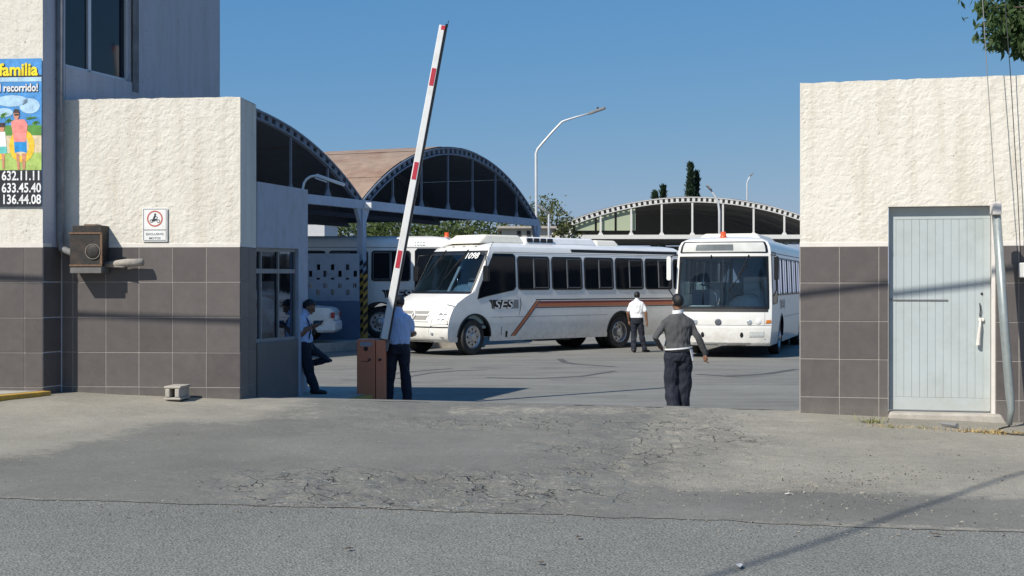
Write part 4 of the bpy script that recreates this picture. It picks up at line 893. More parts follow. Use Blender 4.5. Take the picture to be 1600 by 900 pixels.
def make_bus(label, loc, rz, kind, windows, num=None, numpos=None, logo_o=None, stripes=False, sides=(1, -1), interior=True, winz=(1.74, 2.68), name='bus', steer=0, air=True):
    S = BusShape(kind); e = empty(name, loc, rz, label, 'bus', 'buses in the yard')
    # ---- body shell
    st = sorted(set([1.1, 1.0, .9, .8, .7, .6, .5, .4, .3, .2, .1] + [2.6, 2.4, 2.2, 2.0, 1.8, 1.5, 1.3]*(kind == 'B') + [a+.58*math.cos(math.pi*k/20) for a in (0, -S.wb) for k in range(21)] + [0-.2*k for k in range(4, 44) if -.2*k > S.rear+.1 and abs(-.2*k+S.wb) > .6] + [S.rear]), reverse=True)
    holes = kind == 'B' and interior
    if holes: st = sorted(set(st+[q for a, b, _ in windows for q in (a-.03, b+.03)]), reverse=True)
    secpts = []
    for (y0, z0), (y1, z1) in zip(S.sec, S.sec[1:]):
        k = 3 if z1-z0 > .2 else 1
        for q in range(k): secpts.append((y0+(y1-y0)*q/k, z0+(z1-z0)*q/k))
    secpts.append(S.sec[-1])
    if holes: secpts = sorted(secpts+[(S.ys(q), q) for q in (winz[0]+.03, winz[1]-.03)], key=lambda p: (p[1], -p[0]))
    full = [(y, z) for y, z in secpts]+[(-y, z) for y, z in secpts[-2::-1]]
    def sv(i, j):
        y, z = full[j]; o = st[i]; lim = S.of(z)-S.bulge; oo = min(o, lim)
        oo = max(oo, S.rear+.25*max(0, (z-2.4)/(S.top-2.4))**3)
        if z < 1.3:
            b = S.bottom(oo); z = max(z, b)
        return (oo, y, z)
    def sskip(i, j):
        if not holes: return False
        om = (st[i]+st[i+1])/2; zm = (full[j][1]+full[j+1][1])/2
        return winz[0]+.03 < zm < winz[1]-.03 and abs(full[j][0]) > 1 and any(b+.03 < om < a-.03 for a, b, _ in windows)
    mb = MB(); mb.grid(sv, len(st)-1, len(full)-1, skip=sskip)
    zs = sorted(set([z for z, _ in S.prof]+[z for _, z in secpts]+[S.ws[0]+(S.ws[1]-S.ws[0])*k/8 for k in range(9)])); nc = 28; cm = .965 if kind == 'A' else .935
    cs = [-1, -.985]+list(np.linspace(-cm, cm, nc))+[.985, 1]
    def fv(i, j): return S.front(cs[i], max(zs[j], S.zbot))
    def fskip(i, j):
        return S.ws[0]-1e-6 <= zs[j] and zs[j+1] <= S.ws[1]+1e-6 and cs[i] >= -cm-1e-6 and cs[i+1] <= cm+1e-6
    mb.grid(fv, len(cs)-1, len(zs)-1, skip=fskip)
    rs = [(y, z) for y, z in full]
    mb.add([(S.rear+.25*max(0, (z-2.4)/(S.top-2.4))**3, y, z) for y, z in rs], [tuple(range(len(rs)))])
    mb.add([(S.rear, -1.15, .5), (S.of(.5)-.1, -1.1, .5), (S.of(.5)-.1, 1.1, .5), (S.rear, 1.15, .5)], [(0, 1, 2, 3)], 1)
    body = mb.build('body', [M_['bus'], M_['dark']], e, merge=.0008, auto=32)
    # ---- windscreen: gasket, two panes
    wz0, wz1 = S.ws; nz = 10
    def patch(c0, c1, z0, z1, off, nu=10, nv=8, mi=0, mb_=None):
        m_ = mb_ or MB(); m_.grid(lambda i, j: S.front(c0+(c1-c0)*i/nu, z0+(z1-z0)*j/nv, off), nu, nv, mi); return m_
    def fpoly(pts, off, thick=0.0, mb_=None, mi=0):  # polygon given as (c, z) on the front
        m_ = mb_ or MB(); n = len(pts); scan(pts, lambda c, z: S.front(c, z, off), m_, mi=mi)
        if thick: m_.add([S.front(c, z, off) for c, z in pts]+[S.front(c, z, off-thick) for c, z in pts], [(i, (i+1) % n, n+(i+1) % n, n+i) for i in range(n)], mi)
        return m_
    g = MB()
    for (a, b, c, d) in ((-cm-.012, cm+.012, wz0-.03, wz0+.035), (-cm-.012, cm+.012, wz1-.03, wz1+.015)): patch(a, b, c, d, .006, 24, 2, mb_=g)
    for s_ in (-1, 1): patch(s_*(cm-.03), s_*(cm+.014), wz0, wz1, .005, 2, 10, mb_=g)
    ws = g.build('windscreen', M_['gasket'], e, smooth=True)
    for (a, b) in ((-cm, -.004), (.004, cm)):
        patch(a, b, wz0, wz1, .001, 14, 10).build('pane', M_['wglass'] if kind == 'B' else M_['wglass2'], ws, smooth=True)
    g = patch(-.008, .008, wz0, wz1, .006, 1, 8); g.build('divider', M_['gasket'], ws)
    if kind == 'A':
        g = patch(-cm, cm, wz1-.10, wz1, .003, 20, 2); g.build('sun_band', mat('sun_band', (.02, .025, .03), .2, vary=0), ws)
    # wipers
    def wiper(c0, z0, c1, z1, c2, z2):
        m_ = MB(); m_.tube([S.front(c0, z0, .02), S.front(c1, z1, .05)], .014, 6); p = S.front(c1, z1, .045); m_.tube([S.front(c1+(c2-c1)*-.5, z1-(z2-z1)*.5, .03), p, S.front(c1+(c2-c1)*.5, z1+(z2-z1)*.5, .03)], .011, 6); m_.build('wiper', M_['black'], ws)
    if kind == 'A':
        wiper(.45, 2.84, .25, 2.35, -.1, 1.7); wiper(-.35, 2.84, -.5, 2.35, -.8, 1.75)
    else:
        wiper(.55, 2.66, .32, 2.05, -.06, 1.35); wiper(-.25, 2.66, -.25, 2.6, -.26, 2.5)
    # ---- interior
    if interior:
        dz = wz0+.02; df = S.of(wz0)-.2
        m_ = MB(); m_.prism([(df, .7), (df, dz-.05), (df-.45, dz+.04), (df-.62, dz-.12), (df-.62, .7)], 'y', -1.1, 1.1); m_.ball((df-.42, .55, dz+.02), (.30, .48, .30 if kind == 'B' else .2), 8); m_.build('dashboard', M_['bluegrey'], body, bevel=.02)
        m_ = MB(); cw = Vector((df-.72, .58, dz+.18)); Mt = Matrix.Translation(cw) @ Matrix.Rotation(R(-50), 4, 'Y')
        m_.tube([Mt @ Vector((.23*math.cos(a), .23*math.sin(a), 0)) for a in np.linspace(0, 2*math.pi, 25)], .017, 6); m_.tube([Mt @ Vector((-.2, 0, 0)), Mt @ Vector((.2, 0, 0))], .014, 6); m_.tube([cw, (df-.5, .58, dz-.15)], .03, 6); m_.build('steering_wheel', M_['grey'], body)
        def seat(o, y, z0, m=M_['bluegrey'], w_=.46):
            k = MB(); k.box(o-.45, o, y-w_/2, y+w_/2, z0+.35, z0+.47); k.box(o-.53, o-.42, y-w_/2, y+w_/2, z0+.4, z0+1.1); k.box(o-.35, o-.1, y-.1, y+.1, z0, z0+.35); k.build('seat', m, body, bevel=.03)
        seat(df-.85, .58, .85)
        for k in range(4 if kind == 'A' else 8):
            for y in (-.95, -.5, .5, .95): seat(df-2.3-k*.85, y, .85)
        m_ = MB(); m_.box(df-1.75, df-1.70, -1.1, -.35, .8, 1.75); m_.box(df-1.75, df-1.70, .3, 1.1, .8, 2.1); m_.build('partition', M_['pale'], body)
        m_ = MB(); m_.tube([(df-.85, -.3, .85), (df-.85, -.3, wz0+.3), (df-.9, -.45, wz0+.55), (df-1.1, -.75, wz0+.6), (df-1.5, -.8, wz0+.62)], .02, 8); m_.build('grab_rail', M_['chrome'], body, smooth=True)
        m_ = MB(); m_.tube([(df-1.2, -.72, .8), (df-1.2, -.72, 2.8)], .02, 8); m_.build('grab_pole', M_['chrome'], body, smooth=True)
        m_ = MB(); m_.box(S.rear+.1, df, -1.1, 1.1, .78, .84); m_.build('floor', M_['dark'], body)
        m_ = MB(); m_.box(S.rear+.3, df-3.9 if kind == 'A' else S.rear+.4, -1.16, 1.16, .84, 2.9); m_.build('inner_shade', M_['dark'] if kind == 'A' else M_['innerblue'], body)
        if kind == 'A':
            m_ = MB(); m_.box(df-.3, df-.28, .75, 1.08, dz+.02, dz+.26, M=Matrix.Rotation(0, 4, 'X')); m_.build('route_card', M_['pale'], body)
            m_ = MB(); m_.prism([(df-.35, dz), (df-.30, dz), (df-.95, 2.72), (df-1.0, 2.72)], 'y', -.16, -.06); m_.build('pale_strip', M_['whitepaint'], body)  # pale slanted strip behind the windscreen
    # ---- side windows
    for sg in (1, -1):
        for (a, b, sl) in windows:
            z0, z1 = winz; r = .10
            ring_o = rrect(b, a, z0, z1, r); ring_i = rrect(b+.045, a-.045, z0+.045, z1-.045, r*.7); n = len(ring_o)
            m_ = MB(); vs_ = [S.side(o, z, sg, .014) for o, z in ring_o]+[S.side(o, z, sg, .016) for o, z in ring_i]+[S.side(o, z, sg, -.004) for o, z in ring_o]+[S.side(o, z, sg, .003) for o, z in ring_i]; fs = []
            for i in range(n):
                j = (i+1) % n; fs += [(i, j, n+j, n+i), (i, 2*n+i, 2*n+j, j), (n+i, n+j, 3*n+j, 3*n+i)]
            m_.add(vs_, fs); wo = m_.build('window', M_['gasket'], e)
            m_ = MB(); m_.add([S.side(o, z, sg, .004) for o, z in ring_i], [tuple(range(n))]); m_.build('pane', M_['tglass'] if holes else M_['tint'], wo)
            if sl:
                q = (a+b)/2; m_ = MB(); P = [S.side(q-.014, z0+.045, sg, .012), S.side(q+.014, z0+.045, sg, .012), S.side(q+.014, z1-.045, sg, .012), S.side(q-.014, z1-.045, sg, .012)]; m_.add(P+[p-Vector((0, sg*.009, 0)) for p in P], [(0, 1, 2, 3), (0, 4, 5, 1), (1, 5, 6, 2), (2, 6, 7, 3), (3, 7, 4, 0)]); m_.build('mullion', M_['grey'], wo)
                m_ = MB(); ri = rrect(b+.052, q-.03, z0+.06, z1-.06, .05); rj = rrect(b+.066, q-.042, z0+.074, z1-.074, .04); k = len(ri); m_.add([S.side(o, z, sg, .008) for o, z in ri]+[S.side(o, z, sg, .008) for o, z in rj], [(i, (i+1) % k, k+(i+1) % k, k+i) for i in range(k)]); m_.build('sash', M_['grey'], wo)
    def sidestrip(o0, o1, z0, z1, sg, m, nm, off=.004, sl=0, par=None):
        m_ = MB(); nseg = max(1, int(abs(o1-o0)/.5)); m_.grid(lambda i, j: S.side(o0+(o1-o0)*i/nseg+(sl if j else 0), z0+(z1-z0)*j, sg, off), nseg, 1); return m_.build(nm, m, par or e, recalc=True)
    def sidepoly(pts, sg, m, nm, off=.005, par=None):
        m_ = scan(pts, lambda o, z: S.side(o, z, sg, off), MB(), 10, 2); return m_.build(nm, m, par or e)
    for sg in (1, -1):
        # cab window with slanted front edge
        if kind == 'A': cw = [(-1.50, 1.84), (-1.50, 2.66), (-1.42, 2.72), (-.72, 2.72), (-.20, 1.80), (-.12, 1.52), (-.50, 1.60), (-1.42, 1.75)]
        else: cw = [(1.10, 1.50), (1.10, 2.64), (1.18, 2.72), (2.02, 2.72), (2.10, 2.6), (2.16, 1.45), (2.10, 1.40), (1.20, 1.42)]
        o_ = sidepoly(cw, sg, M_['tint'], 'cab_window', .006)
        cxm = sum(p[0] for p in cw)/len(cw); czm = sum(p[1] for p in cw)/len(cw); n = len(cw); big = [(cxm+(o-cxm)*1.05, czm+(z-czm)*1.04) for o, z in cw]
        m_ = MB(); m_.add([S.side(o, z, sg, .012) for o, z in big]+[S.side(o, z, sg, .012) for o, z in cw]+[S.side(o, z, sg, .0) for o, z in big], [(i, (i+1) % n, n+(i+1) % n, n+i) for i in range(n)]+[(i, 2*n+i, 2*n+(i+1) % n, (i+1) % n) for i in range(n)]); m_.build('cab_gasket', M_['gasket'], o_)
        # rain gutter, body seam, locker panels
        sidestrip(-.75 if kind == 'A' else 2.0, S.rear+.1, winz[1]+.085, winz[1]+.105, sg, M_['grey'], 'gutter', .012)
        sidestrip(-.6, -S.wb+.62, 1.0, 1.012, sg, M_['grey'], 'seam', .003)
        for q in (-.95, -1.75, -2.6, -3.5, -4.4): sidestrip(q, q-.012, .38, 1.0, sg, M_['grey'], 'panel_joint', .003)
        # arch lips
        for a in (0, -S.wb):
            m_ = MB()
            for k in range(18):
                t0, t1 = math.pi*k/18, math.pi*(k+1)/18; f = lambda t, r: (a+r*math.cos(t), S.tyre+r*1.02*math.sin(t))
                m_.add([S.side(*f(t0, .575), sg, .012), S.side(*f(t1, .575), sg, .012), S.side(*f(t1, .62), sg, .005), S.side(*f(t0, .62), sg, .005), S.side(*f(t0, .575), sg, -.25), S.side(*f(t1, .575), sg, -.25)], [(0, 1, 2, 3), (0, 4, 5, 1)])
            m_.build('arch_lip', M_['gasket'], e)
        if stripes:
            so = -2.28; so2 = S.rear+.12
            for (z0, z1, m) in ((1.455, 1.485, M_['gasket']), (1.365, 1.425, M_['darkred']), (1.27, 1.365, M_['orange']), (1.235, 1.262, M_['gasket'])): sidestrip(so, so2, z0, z1, sg, m, 'stripe', .004)
            zb0, zb1 = .48, 1.44; od = -1.33
            for (a, b, m, k) in ((0, .03, M_['gasket'], .005), (.03, .14, M_['orange'], .0045), (.14, .165, M_['gasket'], .005), (.165, .20, M_['grey'], .0045)):
                m_ = MB(); m_.grid(lambda i, j: S.side(od+(so-od)*(i/6)-(b if j else a)*1.0, zb0+(zb1-zb0)*i/6, sg, k), 6, 1); m_.build('stripe', m, e)
        if logo_o is not None:
            lz0, lz1 = 1.235, 1.475; Lw = 1.12
            x_ = (-1, 0, 0) if sg > 0 else (1, 0, 0); o0 = logo_o if sg > 0 else logo_o-Lw
            Ml = frame3(S.side(o0, lz0, sg, .005), x_, (0, 0, 1)); H = lz1-lz0
            lg = MB(); lg.add([(-.02, H, 0), (.09, H, 0), (.14, 0, 0), (.09, 0, 0), (.07, H*.55, 0)], [(0, 1, 2, 3, 4)], 0, Ml); lg.add([(.10, H, .0), (.86, H, .0), (.88, 0, 0), (.15, 0, 0)], [(0, 1, 2, 3)], 0, Ml); lg.add([(.90, H, 0), (1.09, H, 0), (1.09, 0, 0), (.90, 0, 0)], [(0, 1, 2, 3)], 2, Ml)
            text_into(lg, 'SES', H*.97, Ml @ Matrix.Translation((.155, H*.015, .003)), 1, bold=.004, wide=1.55, shear=.22)
            lg.add([(1.14, H*1.4, 0), (1.18, H*.9, 0), (1.20, H*.45, 0), (1.16, -.05, 0), (1.10, -.22, 0), (1.17, H*.4, 0)], [(0, 1, 2, 3, 4, 5)], 0, Ml)
            lg.build('logo', [M_['gasket'], M_['bus'], M_['grey']], e, recalc=False)
        if kind == 'A':
            sidepoly([(-1.0, .52), (-1.0, .74), (-.97, .74), (-.97, .52)], sg, M_['grey'], 'handle'); sidepoly([(-1.22, .45), (-1.22, .62), (-1.14, .62), (-1.14, .45)], sg, M_['gasket'], 'filler_cap')
        # mirror on a bent arm
        m_ = MB()
        if kind == 'A':
            P = [S.side(-.42, 2.72, sg, .0), S.side(-.25, 2.70, sg, .22), S.side(-.22, 2.55, sg, .24), S.side(-.22, 2.0, sg, .24)]
        else:
            P = [S.side(2.25, 2.66, sg, 0.0), S.side(2.45, 2.64, sg, .12), S.side(2.55, 2.5, sg, .14), S.side(2.55, 1.75, sg, .14), S.side(2.45, 1.6, sg, .05)]
        m_.tube(P, .016, 6); mo = m_.build('mirror_arm', M_['black'], e, smooth=True)
        q = P[-1] if kind == 'A' else P[3]
        m_ = MB(); m_.prism(rrect(-.10 if kind == 'A' else -.06, .10 if kind == 'A' else .06, -.0, .42 if kind == 'A' else .62, .05), 'x', q.x-.03, q.x+.05, M=Matrix.Translation((0, q.y+sg*.0, q.z-.02 if kind == 'A' else q.z+.25))); m_.build('mirror', M_['gasket'] if kind == 'A' or sg > 0 else M_['bus'], mo, bevel=.012)
    # ---- front details
    if kind == 'A':
        patch(-.995, .995, .745, .775, .004, 36, 1).build('bumper_gap', M_['gasket'], e)
        patch(-.62, .62, .50-.12, .50-.10, .004, 20, 1).build('lower_lip', M_['gasket'], e)
        for (z0, z1, c) in ((1.10, 1.18, .42), (.955, 1.05, .40)):
            fpoly([(-c, z0), (-c*.5, z0), (0, z0), (c*.5, z0), (c, z0), (c*1.05, z1), (c*.5, z1), (0, z1), (-c*.5, z1), (-c*1.05, z1)], .012, .02).build('grille_bar', mat('grille_grey', (.30, .29, .27), .5, vary=.1), e)
        patch(-.47, .47, .90, .93, .02, 16, 1).build('grille_trim', M_['bus'], e); patch(-.47, .47, 1.055, 1.095, .022, 16, 1).build('grille_trim', M_['bus'], e)
        dm = MB(); fpoly([(0, 1.19), (.07, 1.06), (0, .93), (-.07, 1.06)], .045, .03, dm, 0); fpoly([(0, 1.13), (.035, 1.06), (0, .99), (-.035, 1.06)], .05, 0, dm, 1); dm.build('badge', [M_['bus'], M_['grey']], e)
        for s_ in (1, -1):
            hl = [(s_*c, z) for c, z in ((.58, .79), (.97, .85), (.98, 1.30), (.80, 1.34), (.72, 1.25), (.60, .98))]
            ho = fpoly(hl, .012, .015); h_ = ho.build('headlight', M_['bus'], e)
            fr_ = MB(); n = len(hl); cc = sum(c for c, _ in hl)/n; cz = sum(z for _, z in hl)/n; bigger = [(cc+(c-cc)*1.10, cz+(z-cz)*1.09) for c, z in hl]; fr_.add([S.front(max(-.995, min(.995, c)), z, .004) for c, z in bigger]+[S.front(c, z, .006) for c, z in hl], [(i, (i+1) % n, n+(i+1) % n, n+i) for i in range(n)]); fr_.build('seal', M_['gasket'], h_)
            for (c, z, r, m) in ((.80, 1.07, .065, M_['lens']), (.90, 1.07, .055, M_['lens']), (.77, .94, .045, M_['lens']), (.87, .93, .055, M_['chrome']), (.86, 1.22, .035, M_['chrome']), (.955, .91, .025, M_['amber'])):
                p = S.front(s_*c, z, .016); nn = (S.front(s_*c, z, .03)-p).normalized(); k = MB(); k.lathe([(.001, .012), (r*.7, .010), (r*.95, .004), (r, -.004)], 14, M=frame3(p, nn.cross(Vector((0, 0, 1))), (0, 0, 1)) if True else None); k.build('lamp', m, h_, smooth=True)
            p = S.front(s_*.62, .60, .004); k = MB(); k.ball(p, (.03, .05, .045), 8); k.build('fog_lamp', M_['lens'], e, smooth=True)
            k = patch(s_*.53, s_*.535, .38, .74, .004, 1, 6); k.build('panel_joint', M_['grey'], e)
        fpoly([(.0, .5), (-.24, .5), (-.24, .68), (0, .68)], .018, .012).build('number_plate', mat('plate', (.50, .52, .50), .5, vary=.12, scale=30), e)
        k = MB(); k.ball(S.front(.09, .60, .01), (.03, .08, .05), 8); k.build('bracket', M_['black'], e); k = MB(); k.ball(S.front(.085, .60, .035), (.02, .045, .045), 8); k.build('marker_lamp', M_['amber'], e)
        k = fpoly([(-.15, 1.50), (.10, 1.47), (.12, 1.43), (-.12, 1.44)], .002).build('cream_patch', M_['cream'], e)  # flat cream patch on the nose, no relief
        # roof units
        def roof_box(o0, o1, w_, h, m, nm, taper=.35):
            k = MB(); z = S.top-.06; k.add([(o0, -w_, z), (o0, w_, z), (o1, w_, z), (o1, -w_, z), (o0-taper, -w_*.85, z+h), (o0-taper, w_*.85, z+h), (o1+.12, w_*.85, z+h), (o1+.12, -w_*.85, z+h)], [(0, 1, 2, 3), (7, 6, 5, 4), (0, 4, 5, 1), (1, 5, 6, 2), (2, 6, 7, 3), (3, 7, 4, 0)]); return k.build(nm, m, e, bevel=.05)
        roof_box(-.55, -2.35, .75, .25, M_['cream'], 'roof_hatch', .4); ac = roof_box(-2.3, -5.3, .8, .22, M_['whitepaint'], 'air_unit', .1); roof_box(-5.35, -6.4, .7, .19, M_['cream'], 'roof_hatch', .1)
        for q in range(4):
            k = MB(); k.box(-2.42-q*.27-.2, -2.42-q*.27, .735, .79, S.top+.0, S.top+.12); k.build('grille', M_['gasket'], ac, bevel=.015)
        for y in (.25, -.1):
            k = MB(); k.lathe([(.07, 0), (.065, .14), (.001, .15)], 12, M=Matrix.Translation((-.95, y, S.top-.02))); k.build('beacon', M_['beacon'], e, smooth=True)
        for y in (-.6, -.2, .2, .6):
            k = MB(); k.ball(S.front(y, 2.93, .005), (.03, .05, .02), 6); k.build('marker_lamp', M_['grey'], e)
    else:
        gl = mat('sign_glass', (.62, .62, .58), .16, vary=.15, scale=3, coat=.5)
        patch(-.90, .90, 2.735, 2.985, .006, 30, 4).build('sign_glass', gl, e, smooth=True)
        g_ = MB()
        for (q0, q1, q2, q3_) in ((-.93, .93, 2.705, 2.74), (-.93, .93, 2.98, 3.0), (-.945, -.895, 2.72, 2.99), (.895, .945, 2.72, 2.99)): patch(q0, q1, q2, q3_, .009, 30 if q1-q0 > 1 else 2, 3, mb_=g_)
        g_.build('sign_gasket', M_['gasket'], e, smooth=True)
        patch(-.60, .22, 2.77, 2.93, .0095, 12, 2).build('route_display', mat('led_panel', (.09, .11, .12), .3, vary=.1), e)
        patch(-.93, .93, 1.19, 1.265, .006, 24, 2).build('cowl_strip', mat('cowl_black', (.03, .03, .03), .5), e)
        patch(-.995, .995, .842, .852, .004, 30, 1).build('bumper_gap', M_['grey'], e)
        p = S.front(-.08, .925, .0); k = MB(); k.lathe([(.001, .02), (.07, .02), (.085, .012), (.09, -.01)], 24, M=frame3(p, (0, 1, 0), (0, 0, 1))); k.build('badge', mat('badge_dark', (.10, .11, .13), .3), e, smooth=True)
        k = MB(); Mb_ = frame3(p+Vector((.021, 0, 0)), (0, 1, 0), (0, 0, 1))
        for a in (90, 210, 330): k.add([(0, .01, .001), (.055*math.cos(R(a)), .055*math.sin(R(a)), .001), (.02*math.cos(R(a+30)), .02*math.sin(R(a+30)), .001)], [(0, 1, 2)], 0, Mb_)
        discm(k, 0, 0, .058, .066, Mb_); k.build('badge_mark', M_['chrome'], e)
        for s_ in (1, -1):
            for (c, z, r, m) in ((.56, .925, .055, M_['lens']), (.74, .945, .055, M_['whitepaint'])):
                p = S.front(s_*c, z, .0); nn = (S.front(s_*c, z, .03)-p).normalized(); k = MB(); k.lathe([(.001, .012), (r*.8, .010), (r, .006), (r+.012, .008), (r+.014, -.01)], 18, M=frame3(p, Vector((0, 0, 1)).cross(nn), (0, 0, 1))); k.build('headlight', m, e, smooth=True)
            fpoly([(s_*.88, .90), (s_*.985, .91), (s_*.985, .985), (s_*.90, .985)], .014, .01).build('indicator', M_['amber'], e)
            k = patch(s_*.86, s_*.866, .86, 1.2, .004, 1, 4); k.build('panel_joint', M_['grey'], e)
            fpoly([(s_*(.41+.035*math.cos(q)), .60+.07*math.sin(q)) for q in np.linspace(0, 6.0, 12)], .006).build('tow_eye', M_['gasket'], e)
            k = patch(s_*.1, s_*.5, .33, .345, .003, 6, 1); k.build('lower_lip', M_['gasket'], e)
        pl = fpoly([(.57, .55), (.86, .56), (.86, .70), (.57, .69)], .012, .01).build('number_plate', mat('plate2', (.50, .52, .50), .5, vary=.2, scale=25), e)
        k = MB(); k.lathe([(.09, 0), (.10, .03), (.075, .05), (.07, .16), (.001, .17)], 14, M=Matrix.Translation((2.0, -.05, S.top-.05))); k.build('beacon', M_['beacon'], e, smooth=True)
        if air: k = MB(); z = S.top-.06; k.add([(1.3, -.85, z), (1.3, .85, z), (-2.4, .85, z), (-2.4, -.85, z), (1.0, -.7, z+.16), (1.0, .7, z+.16), (-2.2, .7, z+.16), (-2.2, -.7, z+.16)], [(0, 1, 2, 3), (7, 6, 5, 4), (0, 4, 5, 1), (1, 5, 6, 2), (2, 6, 7, 3), (3, 7, 4, 0)]); k.build('air_unit', M_['cream'], e, bevel=.05)
    if num:
        k = MB(); f, c, z, h, m = numpos
        if f == 'front':
            p = S.front(c, z, .006); q = S.front(c+.1, z, .006); u = S.front(c, z+.1, .006); text_into(k, num, h, frame3(p, q-p, u-p), 0, bold=.02, wide=.95, shear=.25)
        else:
            p = S.side(c, z, f, .006); text_into(k, num, h, frame3(p, (-1 if f > 0 else 1, 0, 0), S.side(c, z+.1, f, .006)-p), 0, bold=.004, wide=.95)
        k.build('fleet_number', m, e, recalc=False)
    # ---- wheels and underbody
    for sg in (1, -1):
        make_wheel(e, 0, sg*1.19, sg, S.tyre, False, False, steer); make_wheel(e, -S.wb, sg*1.19, sg, S.tyre, True, True); make_wheel(e, -S.wb, sg*.84, sg, S.tyre, True, True)
    k = MB()
    for x in (0, -S.wb): k.tube([(x, -1.0, .46), (x, 1.0, .46)], .07, 8)
    k.box(S.rear+.4, .5, -.5, -.4, .48, .62); k.box(S.rear+.4, .5, .4, .5, .48, .62); k.box(-3.9, -2.6, .45, 1.05, .30, .55); k.box(-3.9, -2.6, -1.05, -.45, .30, .55)
    tag(k.build('chassis', M_['dark'], e), kind='stuff')
    return e
a43 = 43.5
fw = Vector((-math.cos(R(a43)), -math.sin(R(a43)), 0)); lf = Vector((math.sin(R(a43)), -math.cos(R(a43)), 0))
wheelp = Vector(((740-800)*36.9/F, 36.9, 0)); loc = wheelp-lf*1.19
wA = [(-1.60-1.335*k, -2.85-1.335*k, True) for k in range(5)]+[(-8.26, -8.6, False)]
make_bus('white bus numbered 1098 with orange stripe, parked across the yard', (loc.x, loc.y, 0), R(180+a43), 'A', wA, '1098', ('front', .40, 2.60, .19, M_['whitepaint']), -.52, True, steer=R(10))
ph = 17.; fc = Vector((at(1128, 443, 35.4).x, 35.4, 0)); fwd = Vector((-math.sin(R(ph)), -math.cos(R(ph)), 0)); loc = fc-fwd*2.6
wB = [(.95, -.25, True), (-.35, -1.55, True), (-1.65, -2.85, True), (-2.95, -4.15, True), (-4.25, -5.45, True), (-5.55, -6.75, True), (-6.85, -7.9, False)]
make_bus('white flat fronted bus facing the gate beside the right wall', (loc.x, loc.y, 0), math.atan2(fwd.y, fwd.x), 'B', wB, winz=(1.60, 2.62), logo_o=.4)
make_bus('bus numbered 1062 parked under the shed behind the striped post', (-4.05, 43.3, PLZ), 0, 'B', wB, '1062', (-1, 1.05, 2.83, .13, M_['grey']), logo_o=1.2, winz=(1.74, 2.68), interior=False, air=False)
# ---------------------------------------------------------------- parked car, only its tail in sight
car = empty('parked_car', (at(528, 443, 39.4).x-.02, 39.3, PLZ), 0, 'white sedan parked in the shade, its tail showing beside the leaning man', 'car')
def carsec(x):                                        # x from tail (0) to nose (-4.3): lower, belt and roof heights
    belt = interp(-x, [(0, .86), (.1, .98), (.9, 1.02), (2.9, .98), (4.1, .78), (4.3, .62)]); roof = interp(-x, [(0, .86), (.1, .98), (.75, 1.04), (1.35, 1.40), (2.2, 1.46), (2.9, 1.36), (3.5, 1.0), (4.3, .62)])
    return belt, roof
xs_ = np.linspace(0, -4.3, 60); W = .85; mb = MB()
sec_n = 16
def cv(i, j):
    x = xs_[i]; belt, roof = carsec(x); t = j/sec_n; e_ = 1-.10*max(0, 1-abs(x)/.35)**2-.12*max(0, (abs(x)-3.9)/.4)**2
    prof = [(-.80, .30), (-.85, .5), (-.86, .7), (-.82, belt), (-.64, roof-.04 if roof > belt+.05 else belt+.01), (-.45, roof+.01), (0, roof+.03)]
    k = t*12; i0 = int(min(11, math.floor(k))); f = k-i0
    full_ = prof+[(-y, z) for y, z in prof[-2::-1]]
    a, b = full_[i0], full_[i0+1]; z = a[1]+(b[1]-a[1])*f; y = (a[0]+(b[0]-a[0])*f)*e_
    if z < .72:
        for ax in (-.85, -3.45):
            d = abs(x-ax)
            if d < .36 and abs(y) > .5: z = max(z, .30+math.sqrt(.36**2-d*d))
    return (x, y, z)
mb.grid(cv, 59, 24 if False else sec_n); mb.add([cv(0, j) for j in range(sec_n+1)], [tuple(range(sec_n+1))]); mb.add([cv(59, j) for j in range(sec_n+1)], [tuple(range(sec_n+1))])
mb.build('body', M_['bus'], car, auto=35)
mb = MB(); mb.prism([(.05, .34), (.05, .58), (-.02, .62), (-.5, .60), (-.48, .34)], 'y', -.84, .84); mb.build('bumper', M_['whitepaint'], car, bevel=.03)
for y in (-.72, .72):
    mb = MB(); mb.box(-.06, .02, y-.13, y+.13, .70, .86); mb.build('tail_light', mat('tail_red', (.35, .02, .02), .25), car, bevel=.02)
mb = MB(); mb.box(.0, .03, -.25, .25, .64, .76); mb.build('number_plate', M_['whitepaint'], car)
for sg in (1, -1):
    mb = MB(); mb.add([(x, sg*(.795 if z < 1.2 else .665), z) for x, z in ((-1.0, 1.05), (-2.85, 1.03), (-2.5, 1.33), (-1.55, 1.36))], [(0, 1, 2, 3)]); mb.build('side_window', M_['tint'], car)
    for x in (-.85, -3.45):
        mb = MB(); Mq = Matrix.Translation((x, sg*.82, .31)) @ Matrix.Rotation(R(-90*sg), 4, 'X'); mb.lathe([(.18, -.18), (.31, -.18), (.31, -.02), (.2, 0)], 24, M=Mq); w_ = mb.build('wheel', M_['rubber'], car, auto=40); mb = MB(); mb.lathe([(.2, -.01), (.17, -.04), (.001, -.03)], 24, M=Mq); mb.build('rim', M_['rim'], w_, auto=40)
